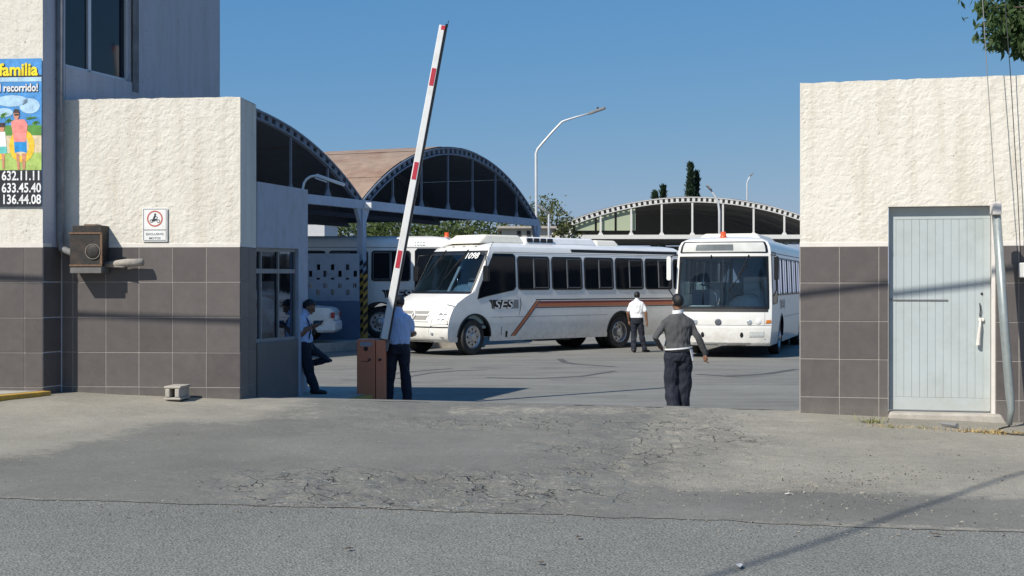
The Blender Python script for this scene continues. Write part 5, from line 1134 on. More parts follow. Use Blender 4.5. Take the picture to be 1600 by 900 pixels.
# ---------------------------------------------------------------- people
SK = [mat('skin_brown', (.22, .11, .065), .6, vary=.08), mat('shirt_white', (.80, .81, .83), .85, vary=.05, scale=8, bump=.5, bscale=9, bdist=.02), mat('trousers_navy', (.014, .017, .03), .85, vary=.15, scale=8, bump=.5, bscale=8, bdist=.02), mat('shoe_black', (.012, .012, .013), .35, vary=.1), mat('shirt_blue', (.46, .56, .78), .85, vary=.05, scale=8, bump=.5, bscale=9, bdist=.02), mat('sweater_grey', (.072, .075, .078), .95, vary=.12, scale=20, bump=.5, bscale=14, bdist=.015)]
HAIR = mat('hair_black', (.010, .009, .009), .5, vary=.3, scale=40, bump=.6, bscale=90)
def person(name, label, loc, rz, spec):
    """One remeshed body; spec gives joints (metres, x right, y forward, z up) and material slots."""
    e = empty(name, loc, rz, label, 'person')
    mb = MB(); prim = []                              # (a, b, ra, rb, slot)
    def limb(pts, rs, slot, n=14):
        mb.tube(pts, rs, n)
        for p, r in ((pts[0], rs[0]), (pts[-1], rs[-1])):
            rr = r if not isinstance(r, tuple) else min(r); mb.ball(p, rr*.98, 7)
        for i in range(len(pts)-1):
            ra, rb = [(sum(q)/2 if isinstance(q, tuple) else q) for q in (rs[i], rs[i+1])]
            prim.append((np.array(pts[i], float), np.array(pts[i+1], float), ra, rb, slot))
    T = spec['torso']                                  # list of (centre, rx, ry)
    mb_n = 22
    rings = []
    tw = spec.get('twist', 0)
    for (c, rx, ry) in T: rings.append([Vector((c[0]+rx*math.cos(2*math.pi*k/mb_n)*math.cos(tw)-ry*math.sin(2*math.pi*k/mb_n)*math.sin(tw), c[1]+rx*math.cos(2*math.pi*k/mb_n)*math.sin(tw)+ry*math.sin(2*math.pi*k/mb_n)*math.cos(tw), c[2])) for k in range(mb_n)])
    vs_ = [p for g_ in rings for p in g_]; fs = [(i*mb_n+k, i*mb_n+(k+1) % mb_n, (i+1)*mb_n+(k+1) % mb_n, (i+1)*mb_n+k) for i in range(len(T)-1) for k in range(mb_n)]+[tuple(range(mb_n))[::-1], tuple(range((len(T)-1)*mb_n, len(T)*mb_n))]
    mb.add(vs_, fs)
    bz = spec['belt']
    for i in range(len(T)-1):
        (a, rx, ry), (b, sx, sy) = T[i], T[i+1]
        prim.append((np.array(a, float), np.array(b, float), (rx+ry)/2, (sx+sy)/2, 'T'))
    for L in spec['legs']:
        limb(L['p'], L['r'], 2); an = Vector(L['p'][-1]); tdir = Vector(L['toe']); toe = an+tdir
        limb([tuple(an+Vector((0, 0, -.035))-tdir*.25), tuple(an+Vector((0, 0, -.045))+tdir*.35), tuple(toe+Vector((0, 0, -.055)))], [.045, .046, .034], 3)
    for A_ in spec['arms']:
        p, r = A_['p'], A_['r']; s = A_['slot']
        if A_.get('short'):
            q = tuple(np.array(p[0])*(1-.62)+np.array(p[1])*.62); limb([p[0], q], [r[0]*1.0, r[0]*1.12], s); limb([q, p[1], p[2]], [r[0]*.85, r[1], r[2]], 0)
        else: limb(p, r, s)
        w_ = Vector(p[2]); hd = Vector(A_['hand']).normalized(); side_ = Vector(A_.get('side', (1, 0, 0))); side_ = (side_-hd*side_.dot(hd)).normalized(); nrm = hd.cross(side_); cu = A_.get('curl', .35)
        limb([tuple(w_), tuple(w_+hd*.045), tuple(w_+hd*.085)], [.024, (.034), (.034)], 0, 10)
        for k, (o, ln) in enumerate(((-.030, .068), (-.010, .076), (.010, .072), (.029, .056))):
            b0 = w_+hd*.085+side_*o; d1 = (hd+nrm*cu*.5).normalized(); d2 = (hd*.7+nrm*cu*1.6).normalized(); limb([tuple(b0), tuple(b0+d1*ln*.5), tuple(b0+d1*ln*.5+d2*ln*.5)], [.0095, .009, .0085], 0, 7)
        b0 = w_+hd*.03-side_*.03; d1 = (hd*.7-side_*.6+nrm*.35).normalized(); limb([tuple(b0), tuple(b0+d1*.035), tuple(b0+d1*.035+(hd+nrm*.4).normalized()*.03)], [.012, .011, .0095], 0, 7)
    # neck and head
    N0, H = Vector(spec['neck']), Vector(spec['head']); f = Vector(spec['face']).normalized(); up = Vector(spec.get('headup', (0, 0, 1))); up = (up-f*up.dot(f)).normalized(); rt = f.cross(up)
    limb([tuple(N0), tuple(H-up*.06-f*.012)], [.062, .054], 0)
    Mh = Matrix.Identity(4)
    for i, c in enumerate((rt, f, up, H)):
        for j in range(3): Mh[j][i] = c[j]
    def hb(c, r): mb.ball(c, r, 12, M=Mh); p = np.array(Mh @ Vector(c)); prim.append((p, p+1e-4, min(r) if isinstance(r, tuple) else r, min(r) if isinstance(r, tuple) else r, 0))
    hb((0, -.005, .015), (.074, .094, .098)); hb((0, .025, -.055), (.052, .062, .062)); hb((0, .095, -.015), (.014, .02, .024)); hb((0, .082, -.065), (.026, .02, .010)); hb((-.03, .083, .022), (.022, .014, .008)); hb((.03, .083, .022), (.022, .014, .008))
    for s in (-1, 1): hb((s*.077, -.008, -.008), (.010, .024, .032))
    o = mb.build('tmp', None); md = o.modifiers.new('r', 'REMESH'); md.mode = 'VOXEL'; md.voxel_size = .0085; md.use_smooth_shade = True
    sm = o.modifiers.new('s', 'SMOOTH'); sm.iterations = 5; sm.factor = .5
    dg = bpy.context.evaluated_depsgraph_get(); ev = o.evaluated_get(dg); me = bpy.data.meshes.new_from_object(ev); me.name = name+'_body'
    old = o.data; bpy.data.objects.remove(o); bpy.data.meshes.remove(old)
    n = len(me.polygons); C = np.zeros(n*3); me.polygons.foreach_get('center', C); C = C.reshape(-1, 3); best = np.full(n, 9.); slot = np.zeros(n, int)
    for (a, b, ra, rb, s) in prim:
        ab = b-a; t = np.clip(((C-a) @ ab)/(ab @ ab), 0, 1); d = np.linalg.norm(C-(a+t[:, None]*ab), axis=1)-(ra+(rb-ra)*t)
        sid = -1 if s == 'T' else s
        m_ = d < best; best[m_] = d[m_]; slot[m_] = sid
    nz = N0.z if spec.get('collar') is None else spec['collar']
    zn = C[:, 2]
    bel = bz(C) if callable(bz) else zn < bz
    slot = np.where(slot == -1, np.where(bel, 2, spec['top']), slot); slot = np.where((slot == spec['top']) & bel & (spec.get('noleg', 0) == 0), np.where(np.abs(C[:, 0]-T[0][0][0]) < .22, 2, slot), slot)
    # cloth folds: push the clothed surface in and out along its normal
    nv = len(me.vertices); P_ = np.zeros(nv*3); N_ = np.zeros(nv*3); me.vertices.foreach_get('co', P_); me.vertices.foreach_get('normal', N_); P_ = P_.reshape(-1, 3); N_ = N_.reshape(-1, 3)
    cl = np.zeros(nv); 
    li = np.zeros(len(me.loops), int); me.loops.foreach_get('vertex_index', li); lt = np.zeros(n, int); me.polygons.foreach_get('loop_total', lt); fslot = np.repeat(slot, lt); cl[li[fslot > 0]] = 1; cl[li[(fslot == 0) | (fslot == 3)]] = 0
    sd_ = int(abs(loc[0])*50) % 90+100
    fold = (vnoise(P_[:, 0]*2.2+P_[:, 2]*.9+9, P_[:, 2]*2.0-P_[:, 0]*.8+P_[:, 1]*1.5+9, 5.5, sd_)-.5)+.6*(vnoise(P_[:, 0]*2+P_[:, 1]*2+9, P_[:, 2]+9, 15, sd_+1)-.5)
    P_ += N_*(cl*fold*.022)[:, None]; me.vertices.foreach_set('co', P_.ravel()); me.update()
    me.materials.clear()
    for m_ in SK: me.materials.append(m_)
    me.polygons.foreach_set('material_index', slot.astype(np.int32)); me.polygons.foreach_set('use_smooth', [True]*n)
    body = obj('body', me, None, e)
    # hair: cap over the crown and back of the head
    hm = MB(); nn = 18
    def hp(i, j):
        a = math.pi*i/nn; b = 2*math.pi*j/36; x, y, z = math.sin(a)*math.cos(b), math.sin(a)*math.sin(b), math.cos(a)
        k = 1+.03*math.sin(9*b+3*a)*math.sin(a*7); return Mh @ Vector((x*.081*k, -.008+y*.102*k, .022+z*.103*k))
    def hs(i, j):
        a = math.pi*(i+.5)/nn; b = 2*math.pi*(j+.5)/36; y, z = math.sin(a)*math.sin(b), math.cos(a)
        return z < (.30+.25*y if y > .2 else (-.25 if y > -.15 else -.62))
    hm.grid(hp, nn, 36, skip=hs); ho = hm.build('hair', HAIR, e, smooth=True, merge=.0005); sd = ho.modifiers.new('sol', 'SOLIDIFY'); sd.thickness = .01
    # eyes
    for s in (-1, 1):
        k = MB(); k.ball((s*.031, .082, .008), (.011, .008, .006), 6, M=Mh); k.build('eye', M_['black'], e)
    return e, Mh
def ringband(e, name, c, rx, ry, h, m, n=40, rz=0, tilt=0):
    mb = MB(); vs_ = []; fs = []
    for k in range(n):
        a = 2*math.pi*k/n; x = rx*math.cos(a); y = ry*math.sin(a)
        for (s, z) in ((1, -h/2), (1, h/2), (.93, h/2), (.93, -h/2)): vs_.append((c[0]+(x*math.cos(rz)-y*math.sin(rz))*s, c[1]+(x*math.sin(rz)+y*math.cos(rz))*s, c[2]+z+tilt*x))
    for k in range(n):
        for q in range(4): fs.append((4*k+q, 4*((k+1) % n)+q, 4*((k+1) % n)+(q+1) % 4, 4*k+(q+1) % 4))
    mb.add(vs_, fs); return mb.build(name, m, e, smooth=False)
collar_m = SK[1]
# 1) man in a grey sweater walking in (seen from behind)
s_ = 2150/19.3
loc = (at(1060, 500, 19.3).x, 19.3, z_yard(2.3, 19.3))
sp = dict(top=5, belt=1.005, torso=[((0, 0, .84), .175, .125), ((0, -.012, .92), .19, .14), ((0, -.01, 1.0), .178, .128), ((0, -.005, 1.08), .172, .118), ((-.005, 0, 1.2), .19, .125), ((-.005, .0, 1.32), .205, .128), ((-.005, 0, 1.395), .20, .11), ((-.005, 0, 1.445), .165, .09), ((-.005, 0, 1.485), .11, .075), ((-.005, 0, 1.51), .075, .065)],
          legs=[dict(p=[(-.095, 0, .90), (-.088, .05, .5), (-.07, -.05, .10)], r=[.115, .102, .088], toe=(0, .16, 0)), dict(p=[(.095, 0, .90), (.088, .06, .5), (.068, .12, .10)], r=[.115, .102, .088], toe=(0, .16, 0))],
          arms=[dict(p=[(-.17, 0, 1.375), (-.335, -.05, 1.165), (-.26, .16, 1.07)], r=[.058, .052, .040], slot=5, hand=(.2, .5, -.35), side=(0, .3, 1)), dict(p=[(.165, 0, 1.375), (.268, -.03, 1.155), (.375, .03, .935)], r=[.058, .052, .040], slot=5, hand=(.12, .05, -1), side=(0, 1, 0), curl=.7)],
          neck=(-.005, .0, 1.47), head=(-.012, .015, 1.655), face=(-.35, .93, .02), collar=1.5)
e, _ = person('person', 'man in grey sweater and navy trousers walking in through the gate', loc, 0, sp)
ringband(e, 'shirt_collar', (-.008, .0, 1.525), .078, .078, .05, collar_m, tilt=.1); ringband(e, 'shirt_hem', (.0, -.012, 1.012), .193, .143, .02, collar_m, tilt=.08); ringband(e, 'belt', (0, -.012, .985), .191, .142, .03, M_['black'])
mb = MB(); mb.add([(.15, -.115, 1.0), (.19, -.07, 1.0), (.20, -.09, .86), (.185, -.10, .84)], [(0, 1, 2, 3)]); o = mb.build('shirt_tail', collar_m, e); o.modifiers.new('s', 'SOLIDIFY').thickness = .006
pap = MB(); pap.box(-.02, .10, -.01, .01, -.08, .09); o = pap.build('folded_papers', M_['whitepaint'], None, bevel=.003); o.location = (loc[0]-.255, loc[1]+.17, loc[2]+1.13); o.rotation_euler = (0, R(15), R(20)); tag(o, 'white folded papers held at the sweater man\'s left side', 'papers')
# 2) guard by the barrier, back turned, head bowed
loc = (at(621, 500, 21.35).x, 21.4, 0)
sp = dict(top=4, belt=.985, torso=[((0, 0, .82), .168, .12), ((0, -.008, .92), .182, .135), ((0, -.01, .99), .192, .14), ((0, -.012, 1.06), .20, .15), ((0, -.005, 1.18), .195, .14), ((0, -.0, 1.32), .205, .132), ((0, .0, 1.40), .205, .112), ((0, .005, 1.455), .14, .085), ((0, .01, 1.49), .082, .07)],
          legs=[dict(p=[(-.09, 0, .88), (-.115, .03, .49), (-.15, 0, .09)], r=[.10, .082, .075], toe=(-.04, .15, 0)), dict(p=[(.09, 0, .88), (.115, .03, .49), (.155, 0, .09)], r=[.10, .082, .075], toe=(.05, .15, 0))],
          arms=[dict(p=[(-.165, 0, 1.36), (-.225, .06, 1.13), (-.08, .26, 1.08)], r=[.064, .045, .032], slot=4, hand=(.6, .5, .2), side=(0, 0, 1), short=True), dict(p=[(.165, 0, 1.36), (.225, .06, 1.13), (.07, .26, 1.10)], r=[.064, .045, .032], slot=4, hand=(-.6, .5, .2), side=(0, 0, 1), short=True)],
          neck=(0, .01, 1.45), head=(.02, .06, 1.615), face=(.25, .93, -.35))
e, _ = person('person', 'guard in pale shirt standing with his back turned beside the barrier', loc, 0, sp)
ringband(e, 'shirt_collar', (.004, .02, 1.50), .078, .074, .045, SK[4], tilt=.0); ringband(e, 'belt', (0, -.01, .975), .19, .14, .035, M_['black'])
# 3) driver in white shirt walking beside the bus
Yd = 38.3; loc = (at(995, 500, Yd).x, Yd, 0)
sp = dict(top=1, belt=.965, torso=[((0, 0, .80), .165, .12), ((0, -.01, .90), .18, .135), ((0, -.01, .97), .178, .132), ((0, -.005, 1.06), .182, .13), ((0, 0, 1.18), .19, .13), ((0, 0, 1.30), .205, .128), ((0, 0, 1.37), .205, .11), ((0, 0, 1.42), .14, .085), ((0, .005, 1.455), .08, .07)],
          legs=[dict(p=[(-.09, 0, .86), (-.085, .03, .47), (-.08, -.06, .09)], r=[.098, .08, .07], toe=(.03, .15, 0)), dict(p=[(.09, 0, .86), (.14, .06, .47), (.21, .10, .09)], r=[.098, .08, .07], toe=(.12, .09, 0))],
          arms=[dict(p=[(-.165, 0, 1.32), (-.25, 0, 1.10), (-.22, .10, .88)], r=[.062, .045, .032], slot=1, hand=(.1, .2, -1), side=(0, 1, 0), short=True), dict(p=[(.165, 0, 1.32), (.25, -.02, 1.10), (.275, .02, .86)], r=[.062, .045, .032], slot=1, hand=(0, .15, -1), side=(0, 1, 0), short=True)],
          neck=(0, .005, 1.42), head=(.01, .02, 1.575), face=(.35, .93, .0))
e, _ = person('person', 'driver in white short sleeved shirt walking along the striped bus', loc, R(-8), sp)
ringband(e, 'shirt_collar', (.002, .006, 1.465), .076, .074, .045, SK[1]); ringband(e, 'belt', (0, -.01, .955), .182, .136, .035, M_['black'])
# 4) guard leaning on the booth, one foot on the wall, reading his phone
Yg = 21.05; sg_ = F/Yg
def q3(px, py, dy=0.): return ((px-490)/sg_, dy, (613-py)/sg_)
loc = (at(490, 500, Yg).x, Yg, .235)
sp = dict(top=4, belt=lambda C: C[:, 2] < .775+.12*(C[:, 0]+.15), noleg=1, twist=0,
          torso=[(q3(478, 545), .12, .165), (q3(476, 538), .125, .17), (q3(475, 531), .13, .175), (q3(474, 522), .132, .18), (q3(472, 510), .135, .19), (q3(471, 500), .13, .20), (q3(471, 493), .105, .19), (q3(473, 488), .08, .12), (q3(475, 485), .065, .08)],
          legs=[dict(p=[q3(476, 540, -.085), q3(484, 577, -.08), q3(493, 605, -.06)], r=[.105, .078, .068], toe=(.16, -.02, 0)), dict(p=[q3(478, 541, .09), q3(511, 560, .12), q3(466, 571, .14)], r=[.105, .08, .065], toe=(-.03, 0, -.12))],
          arms=[dict(p=[q3(470, 495, -.20), q3(468, 521, -.22), q3(488, 508, -.10)], r=[.064, .046, .032], slot=4, hand=(.9, .15, .25), side=(0, 1, .2), short=True), dict(p=[q3(472, 495, .19), q3(476, 519, .2), q3(492, 505, .07)], r=[.064, .046, .032], slot=4, hand=(.8, -.4, .25), side=(0, 1, .2), short=True)],
          neck=q3(474, 487), head=q3(483, 478), face=(.88, -.05, -.48))
e, _ = person('person', 'guard in pale shirt leaning on the gatehouse wall with one leg bent', loc, 0, sp)
mb = MB(); mb.tube([q3(477, 490, -.09), q3(484, 500, -.13), q3(487, 515, -.12), q3(484, 528, -.1)], .012, 6); mb.build('lanyard', M_['wire'], e)
mb = MB(); mb.prism(rrect(-.04, .04, -.075, .075, .01), 'z', -.005, .005); o = mb.build('mobile_phone', M_['gasket'], None); tag(o, 'dark mobile phone in the hands of the leaning guard', 'phone')
pp = q3(497.5, 501, -.02); o.location = (loc[0]+pp[0], loc[1]+pp[1], loc[2]+pp[2]); o.rotation_euler = (R(0), R(-28), R(80))
# ---------------------------------------------------------------- trees
def leafmat(name, c, back=.35):
    m = bpy.data.materials.new(name); m.use_nodes = True; nt = m.node_tree; L = nt.links.new; b = nt.nodes['Principled BSDF']; b.inputs['Roughness'].default_value = .6; b.inputs['Specular IOR Level'].default_value = .3
    g_ = nt.nodes.new('ShaderNodeObjectInfo'); tc = nt.nodes.new('ShaderNodeTexCoord'); n = _n(nt, 'ShaderNodeTexNoise', Scale=2.2, Detail=5.); L(tc.outputs['Object'], n.inputs['Vector'])
    mx = _n(nt, 'ShaderNodeMix', data_type='RGBA'); L(n.outputs[0], mx.inputs[0]); mx.inputs[6].default_value = (c[0]*.55, c[1]*.6, c[2]*.6, 1); mx.inputs[7].default_value = (c[0]*1.5, c[1]*1.4, c[2]*1.2, 1); L(mx.outputs[2], b.inputs['Base Color'])
    tr = nt.nodes.new('ShaderNodeBsdfTranslucent'); L(mx.outputs[2], tr.inputs[0]); ms = nt.nodes.new('ShaderNodeMixShader'); ms.inputs[0].default_value = back; out = nt.nodes['Material Output']; L(b.outputs[0], ms.inputs[1]); L(tr.outputs[0], ms.inputs[2]); L(ms.outputs[0], out.inputs[0])
    return m
LV = [leafmat('leaf_olive', (.13, .145, .055)), leafmat('leaf_green', (.085, .125, .042)), leafmat('leaf_cypress', (.022, .045, .026), .15), leafmat('leaf_dark', (.07, .12, .045), .4)]
def leaves(mb, centres, n, rad, size, droop=0., aspect=2.2, rs=random):
    for c in centres:
        for _ in range(n):
            d = Vector((rs.gauss(0, 1), rs.gauss(0, 1), rs.gauss(0, .8))); p = Vector(c)+d*rad*.55
            a = Vector((rs.uniform(-1, 1), rs.uniform(-1, 1), rs.uniform(-1, .6)-droop)).normalized(); b = a.cross(Vector((rs.uniform(-1, 1), rs.uniform(-1, 1), rs.uniform(-1, 1)))).normalized(); s = size*rs.uniform(.6, 1.3)
            mb.add([p-b*s/aspect*.15, p+a*s*.5-b*s/aspect*.5, p+a*s, p+a*s*.5+b*s/aspect*.5], [(0, 1, 2, 3)])
def tree(label, x, y, h, crown, trunk_h, lm, n_cl, n_lf, size, seed, name='tree', group=None):
    r = random.Random(seed); e = empty(name, (x, y, 0), r.uniform(0, 6), label, 'tree', group)
    mb = MB(); tips = []; bw = .12+h*.012
    top = Vector((r.uniform(-.3, .3), r.uniform(-.3, .3), trunk_h)); mb.tube([(0, 0, -.1), (r.uniform(-.1, .1), r.uniform(-.1, .1), trunk_h*.5), tuple(top)], [bw, bw*.75, bw*.55], 8)
    rx, rz_ = crown
    for k in range(9):
        a = 6.283*k/9+r.uniform(-.3, .3); q = r.uniform(.35, .95); z = trunk_h+(h-trunk_h)*r.uniform(.15, .85)
        tip = Vector((math.cos(a)*rx*q, math.sin(a)*rx*q, z)); m = top.lerp(tip, .5)+Vector((0, 0, r.uniform(-.1, .5))); mb.tube([tuple(top-Vector((0, 0, .2))), tuple(m), tuple(tip)], [bw*.42, bw*.26, .02], 6); tips.append(tip)
    mb.build('trunk', M_['bark'], e)
    cen = []; zc = (h+trunk_h*.85)/2; hz = (h-trunk_h*.85)/2
    while len(cen) < n_cl:
        p = Vector((r.uniform(-1, 1), r.uniform(-1, 1), r.uniform(-1, 1)))
        if p.length > 1: continue
        if p.length < .35 and r.random() < .6: continue
        cen.append((p.x*rx, p.y*rx, zc+p.z*hz))
    lb_ = MB(); leaves(lb_, cen, n_lf, min(rx, hz)*.28, size, rs=r); o = lb_.build('crown', lm, e, recalc=False)
    return e
GT = 'trees beyond the shed'
spots = [(470, 80, 6.2, 3.2, 'broad olive tree seen under the near bay behind the grey building'), (520, 84, 6.6, 2.8, 'bright green tree left of the blue post under the shed'), (575, 88, 6.4, 3.0, 'olive tree directly behind the blue shed post'), (622, 82, 6.0, 2.9, 'loose olive tree behind the barrier arm under the shed'), (672, 86, 6.6, 3.1, 'green tree above the bus numbered 1062'), (722, 80, 6.3, 2.7, 'olive tree above the cab of the striped bus'), (765, 84, 6.6, 3.0, 'tree just left of the low cream building')]
for i, (px, Y, h, rx, lab) in enumerate(spots):
    tree(lab, at(px, 400, Y).x, Y, h, (rx, 3), 1.4, LV[i % 2], 60, 75, .27, 20+i, group=GT)
tree('tall ragged tree behind the bent street lamp', at(853, 400, 90).x, 90, 7.7, (2.0, 3), 2.6, LV[0], 44, 60, .28, 41, group=GT)
tree('low shrubby tree between the bent lamp and the far shed', at(880, 400, 97).x, 97, 5.9, (2.4, 3), 1.5, LV[0], 40, 60, .28, 43, group=GT)
def cypress(label, px, Y, ytop, wpx, seed, lean=0):
    r = random.Random(seed); q = at(px, ytop, Y); h = q.z; wd = wpx/2*Y/F; e = empty('cypress_tree', (q.x, Y, 0), 0, label, 'tree', 'cypress trees behind the far shed')
    mb = MB(); mb.tube([(0, 0, -.1), (0, 0, h*.6), (lean, 0, h*.95)], [.22, .12, .02], 7); mb.build('trunk', M_['bark'], e)
    cen = []
    for k in range(int(160+wd*160)):
        t = r.random()**.75; rad = wd*min(1, (1-t)*1.7+.05)*(.8+.2*math.sin(t*23+seed)); a = r.uniform(0, 6.283); rr_ = rad*math.sqrt(r.random()); cen.append((math.cos(a)*rr_+lean*t, math.sin(a)*rr_, .8+(h-1.0)*t))
    lb_ = MB(); leaves(lb_, cen, 34, max(.16, wd*.3), .34, droop=-1.6, aspect=3, rs=r); lb_.build('crown', LV[2], e, recalc=False)
cypress('tallest dark cypress behind the far shed', 1079, 126, 254, 22, 3); cypress('broad cypress close beside the tallest one', 1086, 127, 268, 15, 4, .1)
cypress('short slim cypress left of the tall pair', 1023, 128, 299, 8, 5); cypress('slim pointed cypress left of the tall pair', 1034, 128, 288, 10, 6, .15)
# street tree whose drooping branches enter at the upper right
r = random.Random(9); tx, ty = 9.3, 19.5
e = empty('street_tree', (tx, ty, 0), 0, 'drooping green tree overhanging the right wall at the upper corner', 'tree')
mb = MB(); top = Vector((-.3, 0, 4.2)); mb.tube([(0, 0, -.1), (-.1, .1, 2.2), tuple(top)], [.22, .18, .14], 9); tips = []
ends = [(1536, 3), (1548, 12), (1558, 32), (1550, 45), (1556, 60), (1572, 55), (1580, 20), (1592, 62), (1598, 30), (1610, 50), (1620, 5), (1640, 40), (1660, 60), (1600, -30), (1560, -40), (1640, -60), (1690, -20)]
for (px, py) in ends:
    Y = ty+r.uniform(-.7, .5); q = at(px, py, Y)-Vector((tx, ty, 0)); hi = top.lerp(q, .55)+Vector((0, 0, r.uniform(.4, .8))); mb.tube([tuple(top), tuple(hi), tuple(q)], [.06, .03, .006], 6); tips.append((q, hi))
mb.build('trunk', M_['bark'], e)
lb_ = MB()
for q, hi in tips:
    for k in range(60):
        t = r.uniform(.55, 1.05); p = hi.lerp(q, t)+Vector((r.gauss(0, .10), r.gauss(0, .16), r.gauss(-.02, .08)))
        for j in range(4):
            a = Vector((r.uniform(-.8, .8), r.uniform(-.8, .8), r.uniform(-1.3, .1))).normalized(); b = a.cross(Vector((r.uniform(-1, 1), r.uniform(-1, 1), r.uniform(-1, 1)))).normalized(); s = r.uniform(.10, .19); p2 = p+Vector((r.gauss(0, .03), r.gauss(0, .03), r.gauss(0, .03)))
            lb_.add([p2-b*s*.03, p2+a*s*.5-b*s*.17, p2+a*s, p2+a*s*.5+b*s*.17], [(0, 1, 2, 3)])
for k in range(1500):
    p = Vector((r.gauss(.6, 1.0), r.gauss(0, 1.0), 6.6+r.gauss(0, .7)))
    a = Vector((r.uniform(-.8, .8), r.uniform(-.8, .8), r.uniform(-1.3, .1))).normalized(); b = a.cross(Vector((0, 1, .3))).normalized(); s = .2
    if at(1600, 0, ty).x-tx+.2 > p.x: continue
    lb_.add([p-b*s*.05, p+a*s*.5-b*s*.2, p+a*s, p+a*s*.5+b*s*.2], [(0, 1, 2, 3)])
lb_.build('crown', LV[3], e, recalc=False)
# ---------------------------------------------------------------- guy wire with its pipe sheath, cables
def path_wire(name, pts, rad, m, label, cat, parent=None, group=None, n=6):
    mb = MB(); mb.tube(pts, rad, n); o = mb.build(name, m, parent, smooth=True)
    if not parent: tag(o, label, cat, group)
    return o
gw = empty('guy_wire', (0, 0, 0), 0, 'guy wire in a leaning galvanised pipe beside the pale door', 'guy wire')
g0 = at(1577, 667, 14.45); g0.z = z_apron(g0.x, g0.y)-.05; g1 = at(1556, 322, 14.55); gt = at(1536.5, 20, 14.64); gt2 = g1+(gt-g1)*2.6
mb = MB(); m1 = g0.lerp(g1, .10); mb.tube([tuple(at(1577, 664, 14.46)), tuple(at(1580, 640, 14.47)), tuple(at(1578, 618, 14.47)), tuple(at(1570, 520, 14.5)), tuple(g1)], [(.02, .03), (.035, .035), (.052, .045), (.056, .045), (.056, .045)], 10); mb.build('pipe_sheath', M_['galv'], gw, smooth=True)
mb = MB(); mb.tube([tuple(g0), tuple(at(1577, 650, 14.46))], .012, 6); mb.build('anchor_rod', M_['darksteel'], gw)
mb = MB(); mb.tube([tuple(g1), tuple(gt2)], .0045, 6); mb.build('wire', M_['grey'], gw)
mb = MB(); mb.box(-.05, .04, -.06, .06, -.04, .09); o = mb.build('clamp', M_['smooth'], gw, bevel=.012); o.location = at(1556.5, 330, 14.52)
path_wire('service_cable', [tuple(at(1570, 0, 14.8)), tuple(at(1579, 118, 14.85)), tuple(at(1590, 300, 14.85)), tuple(at(1595.5, 420, 14.86))], .0045, M_['wire'], 'thin black service cable hanging down the right wall edge', 'cable')
mb = MB(); q = at(1600, 425, 14.8); mb.box(q.x-.03, q.x+.25, 14.72, 14.88, q.z-.06, q.z+.10); o = mb.build('junction_box', M_['whitepaint'], None, bevel=.01); tag(o, 'pale junction box at the right edge of the tiled wall', 'junction box')
path_wire('ground_cable', [tuple(Vector((p.x, p.y, z_apron(p.x, p.y)+.008))) for p in (at(1577, 667, 14.40), at(1568, 672, 14.28), at(1560, 678, 14.1), at(1562, 685, 13.8), at(1580, 690, 13.6), at(1640, 694, 13.5), at(1750, 694, 13.4))], .007, M_['wire'], 'dark loop of cable on the ground below the leaning pipe', 'cable')
dp = at(1482, 672, 14.25); mb = MB(); mb.tube([(0, 0, 0), (.10, -.22, -.0)], [.012, .024], 8); o = mb.build('broken_pipe', M_['grey'], None); o.location = (dp.x-.05, dp.y+.1, z_apron(dp.x, dp.y)+.03); tag(o, 'short broken grey pipe lying before the doorstep', 'pipe')
# overhead cables along the street: their shadows cross the walls and the road
ks = Vector((sun_dir.x, sun_dir.y, sun_dir.z))/sun_dir.z
def lift(p, h): return p+ks*h
wa = Vector((-5.4, 16.8, CH-.385)); wb_ = Vector((5.5, 14.96, CH+.165)); d = wb_-wa
def cable(name, a, b, sag, rad, label):
    P = [a.lerp(b, t)-Vector((0, 0, sag*4*t*(1-t))) for t in np.linspace(0, 1, 17)]; return path_wire(name, [tuple(p) for p in P], rad, M_['wire'], label, 'cable', group='overhead cables along the street')
A0, B0 = lift(wa-d*.8, 4.4), lift(wb_+d*.8, 4.4); cable('overhead_cable', A0, B0, .0, .028, 'thick overhead cable whose shadow crosses the tiled walls')
A1, B1 = lift(wa-d*.8+Vector((0, 0, .33)), 4.4), lift(wb_+d*.8+Vector((0, 0, .22)), 4.4); 
ra = at(1100, 905, 2150*1.504/(905-HY)); rb = at(1620, 733, 2150*1.49/(733-HY)); d2 = rb-ra
cable('overhead_cable', lift(ra-d2*1.5, 8.5), lift(rb+d2*.55, 8.5), .0, .024, 'overhead cable whose shadow runs diagonally over the road')
# ---------------------------------------------------------------- dry weeds, litter and stones
def blades(name, spots, label, m, seed):
    r = random.Random(seed); mb = MB()
    for (px, py, wpx, n, h) in spots:
        for k in range(n):
            y = F*1.47/(py-HY); p = at(px+r.gauss(0, wpx), py, y); p.y += r.gauss(0, .07); p.z = z_apron(p.x, p.y)-.005
            a = r.uniform(0, 6.28); l = h*r.uniform(.4, 1.2); t = Vector((math.cos(a)*l*.8, math.sin(a)*l*.8, l*r.uniform(.2, 1.))); b = Vector((-math.sin(a), math.cos(a), 0))*.004
            mb.add([p-b, p+b, p+t*.6+b*.7, p+t, p+t*.6-b*.7], [(0, 1, 2, 3, 4)])
    return tag(mb.build(name, m, None, recalc=False), label, 'weeds', kind='stuff')
straw = mat('dry_straw', (.40, .29, .12), .9, vary=.3, scale=20); straw2 = mat('dry_green', (.20, .21, .07), .9, vary=.3, scale=20)
blades('dry_weeds', [(1378, 666, 16, 90, .05), (1415, 668, 14, 50, .04), (1455, 669, 10, 40, .04), (1530, 671, 22, 260, .05), (1560, 674, 14, 160, .05), (1590, 672, 10, 90, .05)], 'dry straw coloured weeds along the foot of the right wall', straw, 5)
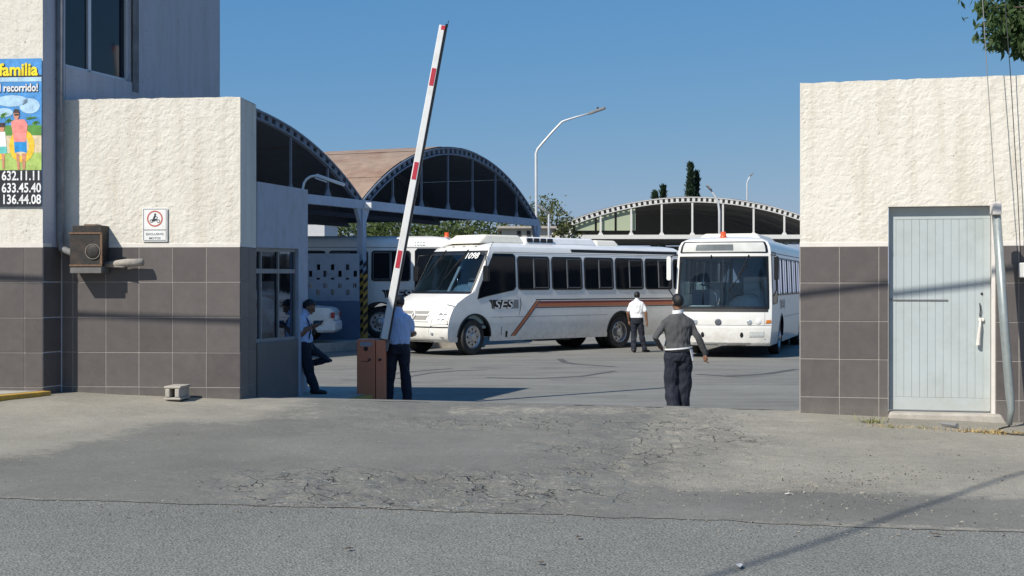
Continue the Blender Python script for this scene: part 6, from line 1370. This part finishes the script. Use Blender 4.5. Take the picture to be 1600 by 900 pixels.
blades('green_weeds', [(1362, 660, 9, 130, .09), (1440, 667, 6, 30, .05), (1392, 668, 5, 30, .05)], 'small green weeds at the corner of the doorstep', straw2, 6)
blades('dry_weeds', [(150, 617, 8, 160, .07), (163, 620, 5, 60, .06), (120, 614, 9, 30, .04)], 'clump of dry weeds below the electricity meter', straw, 7)
r = random.Random(12); mb = MB()
for k in range(2600):
    u = r.random(); px = r.gauss(1300, 170) if u < .6 else r.uniform(-50, 1650); py = r.gauss(748, 12) if u < .35 else r.uniform(650, 830)
    if u >= .35 and px < 1000 and r.random() < .6: py = r.uniform(740, 800)
    y = F*1.46/(py-HY); p = at(px, py, y); p.z = z_apron(p.x, p.y) if p.y > y_road(p.x) else ROAD_Z
    s = r.uniform(.003, .009)*(1+(u < .02)*1.0); mb.add([p+Vector((r.uniform(-1, 1)*s*1.4, r.uniform(-1, 1)*s*1.4, z)) for z in (0, 0, 0, s*.9, s*.8)], [(0, 1, 3), (1, 2, 3), (2, 0, 4), (0, 3, 4), (3, 2, 4), (1, 2, 4)])
tag(mb.build('loose_stones', mat('stone_chips', (.27, .25, .21), .95, vary=.4, scale=30)), 'scattered stone chips on the worn pavement', 'stones', kind='stuff')
# a few fallen leaves and scraps on the road
for i, (px, py, w_) in enumerate(((1232, 776, .03), (1155, 887, .05), (1462, 838, .03), (905, 842, .025), (845, 882, .025), (545, 860, .025))):
    y = F*1.5/(py-HY); p = at(px, py, y); mb = MB(); mb.add([(-w_, -.01, .002), (0, -.02, .008), (w_, 0, .003), (0, .018, .006)], [(0, 1, 2, 3)]); o = mb.build('paper_scrap' if i in (0, 1) else 'fallen_leaf', M_['smooth'] if i in (0, 1) else M_['bark'], None)
    o.location = (p.x, p.y, (z_apron(p.x, p.y) if p.y > y_road(p.x) else ROAD_Z)+.012); o.modifiers.new('s', 'SOLIDIFY').thickness = .003; o.rotation_euler = (0, 0, i*1.3)
    tag(o, ('small pale paper scrap on the pavement near the road edge', 'larger pale paper scrap on the road beside the cable shadow', 'dry leaf on the road at the lower right', 'dry leaf on the road right of the middle', 'small dry leaf near the bottom edge of the road', 'dry leaf on the road left of the middle')[i], 'litter')
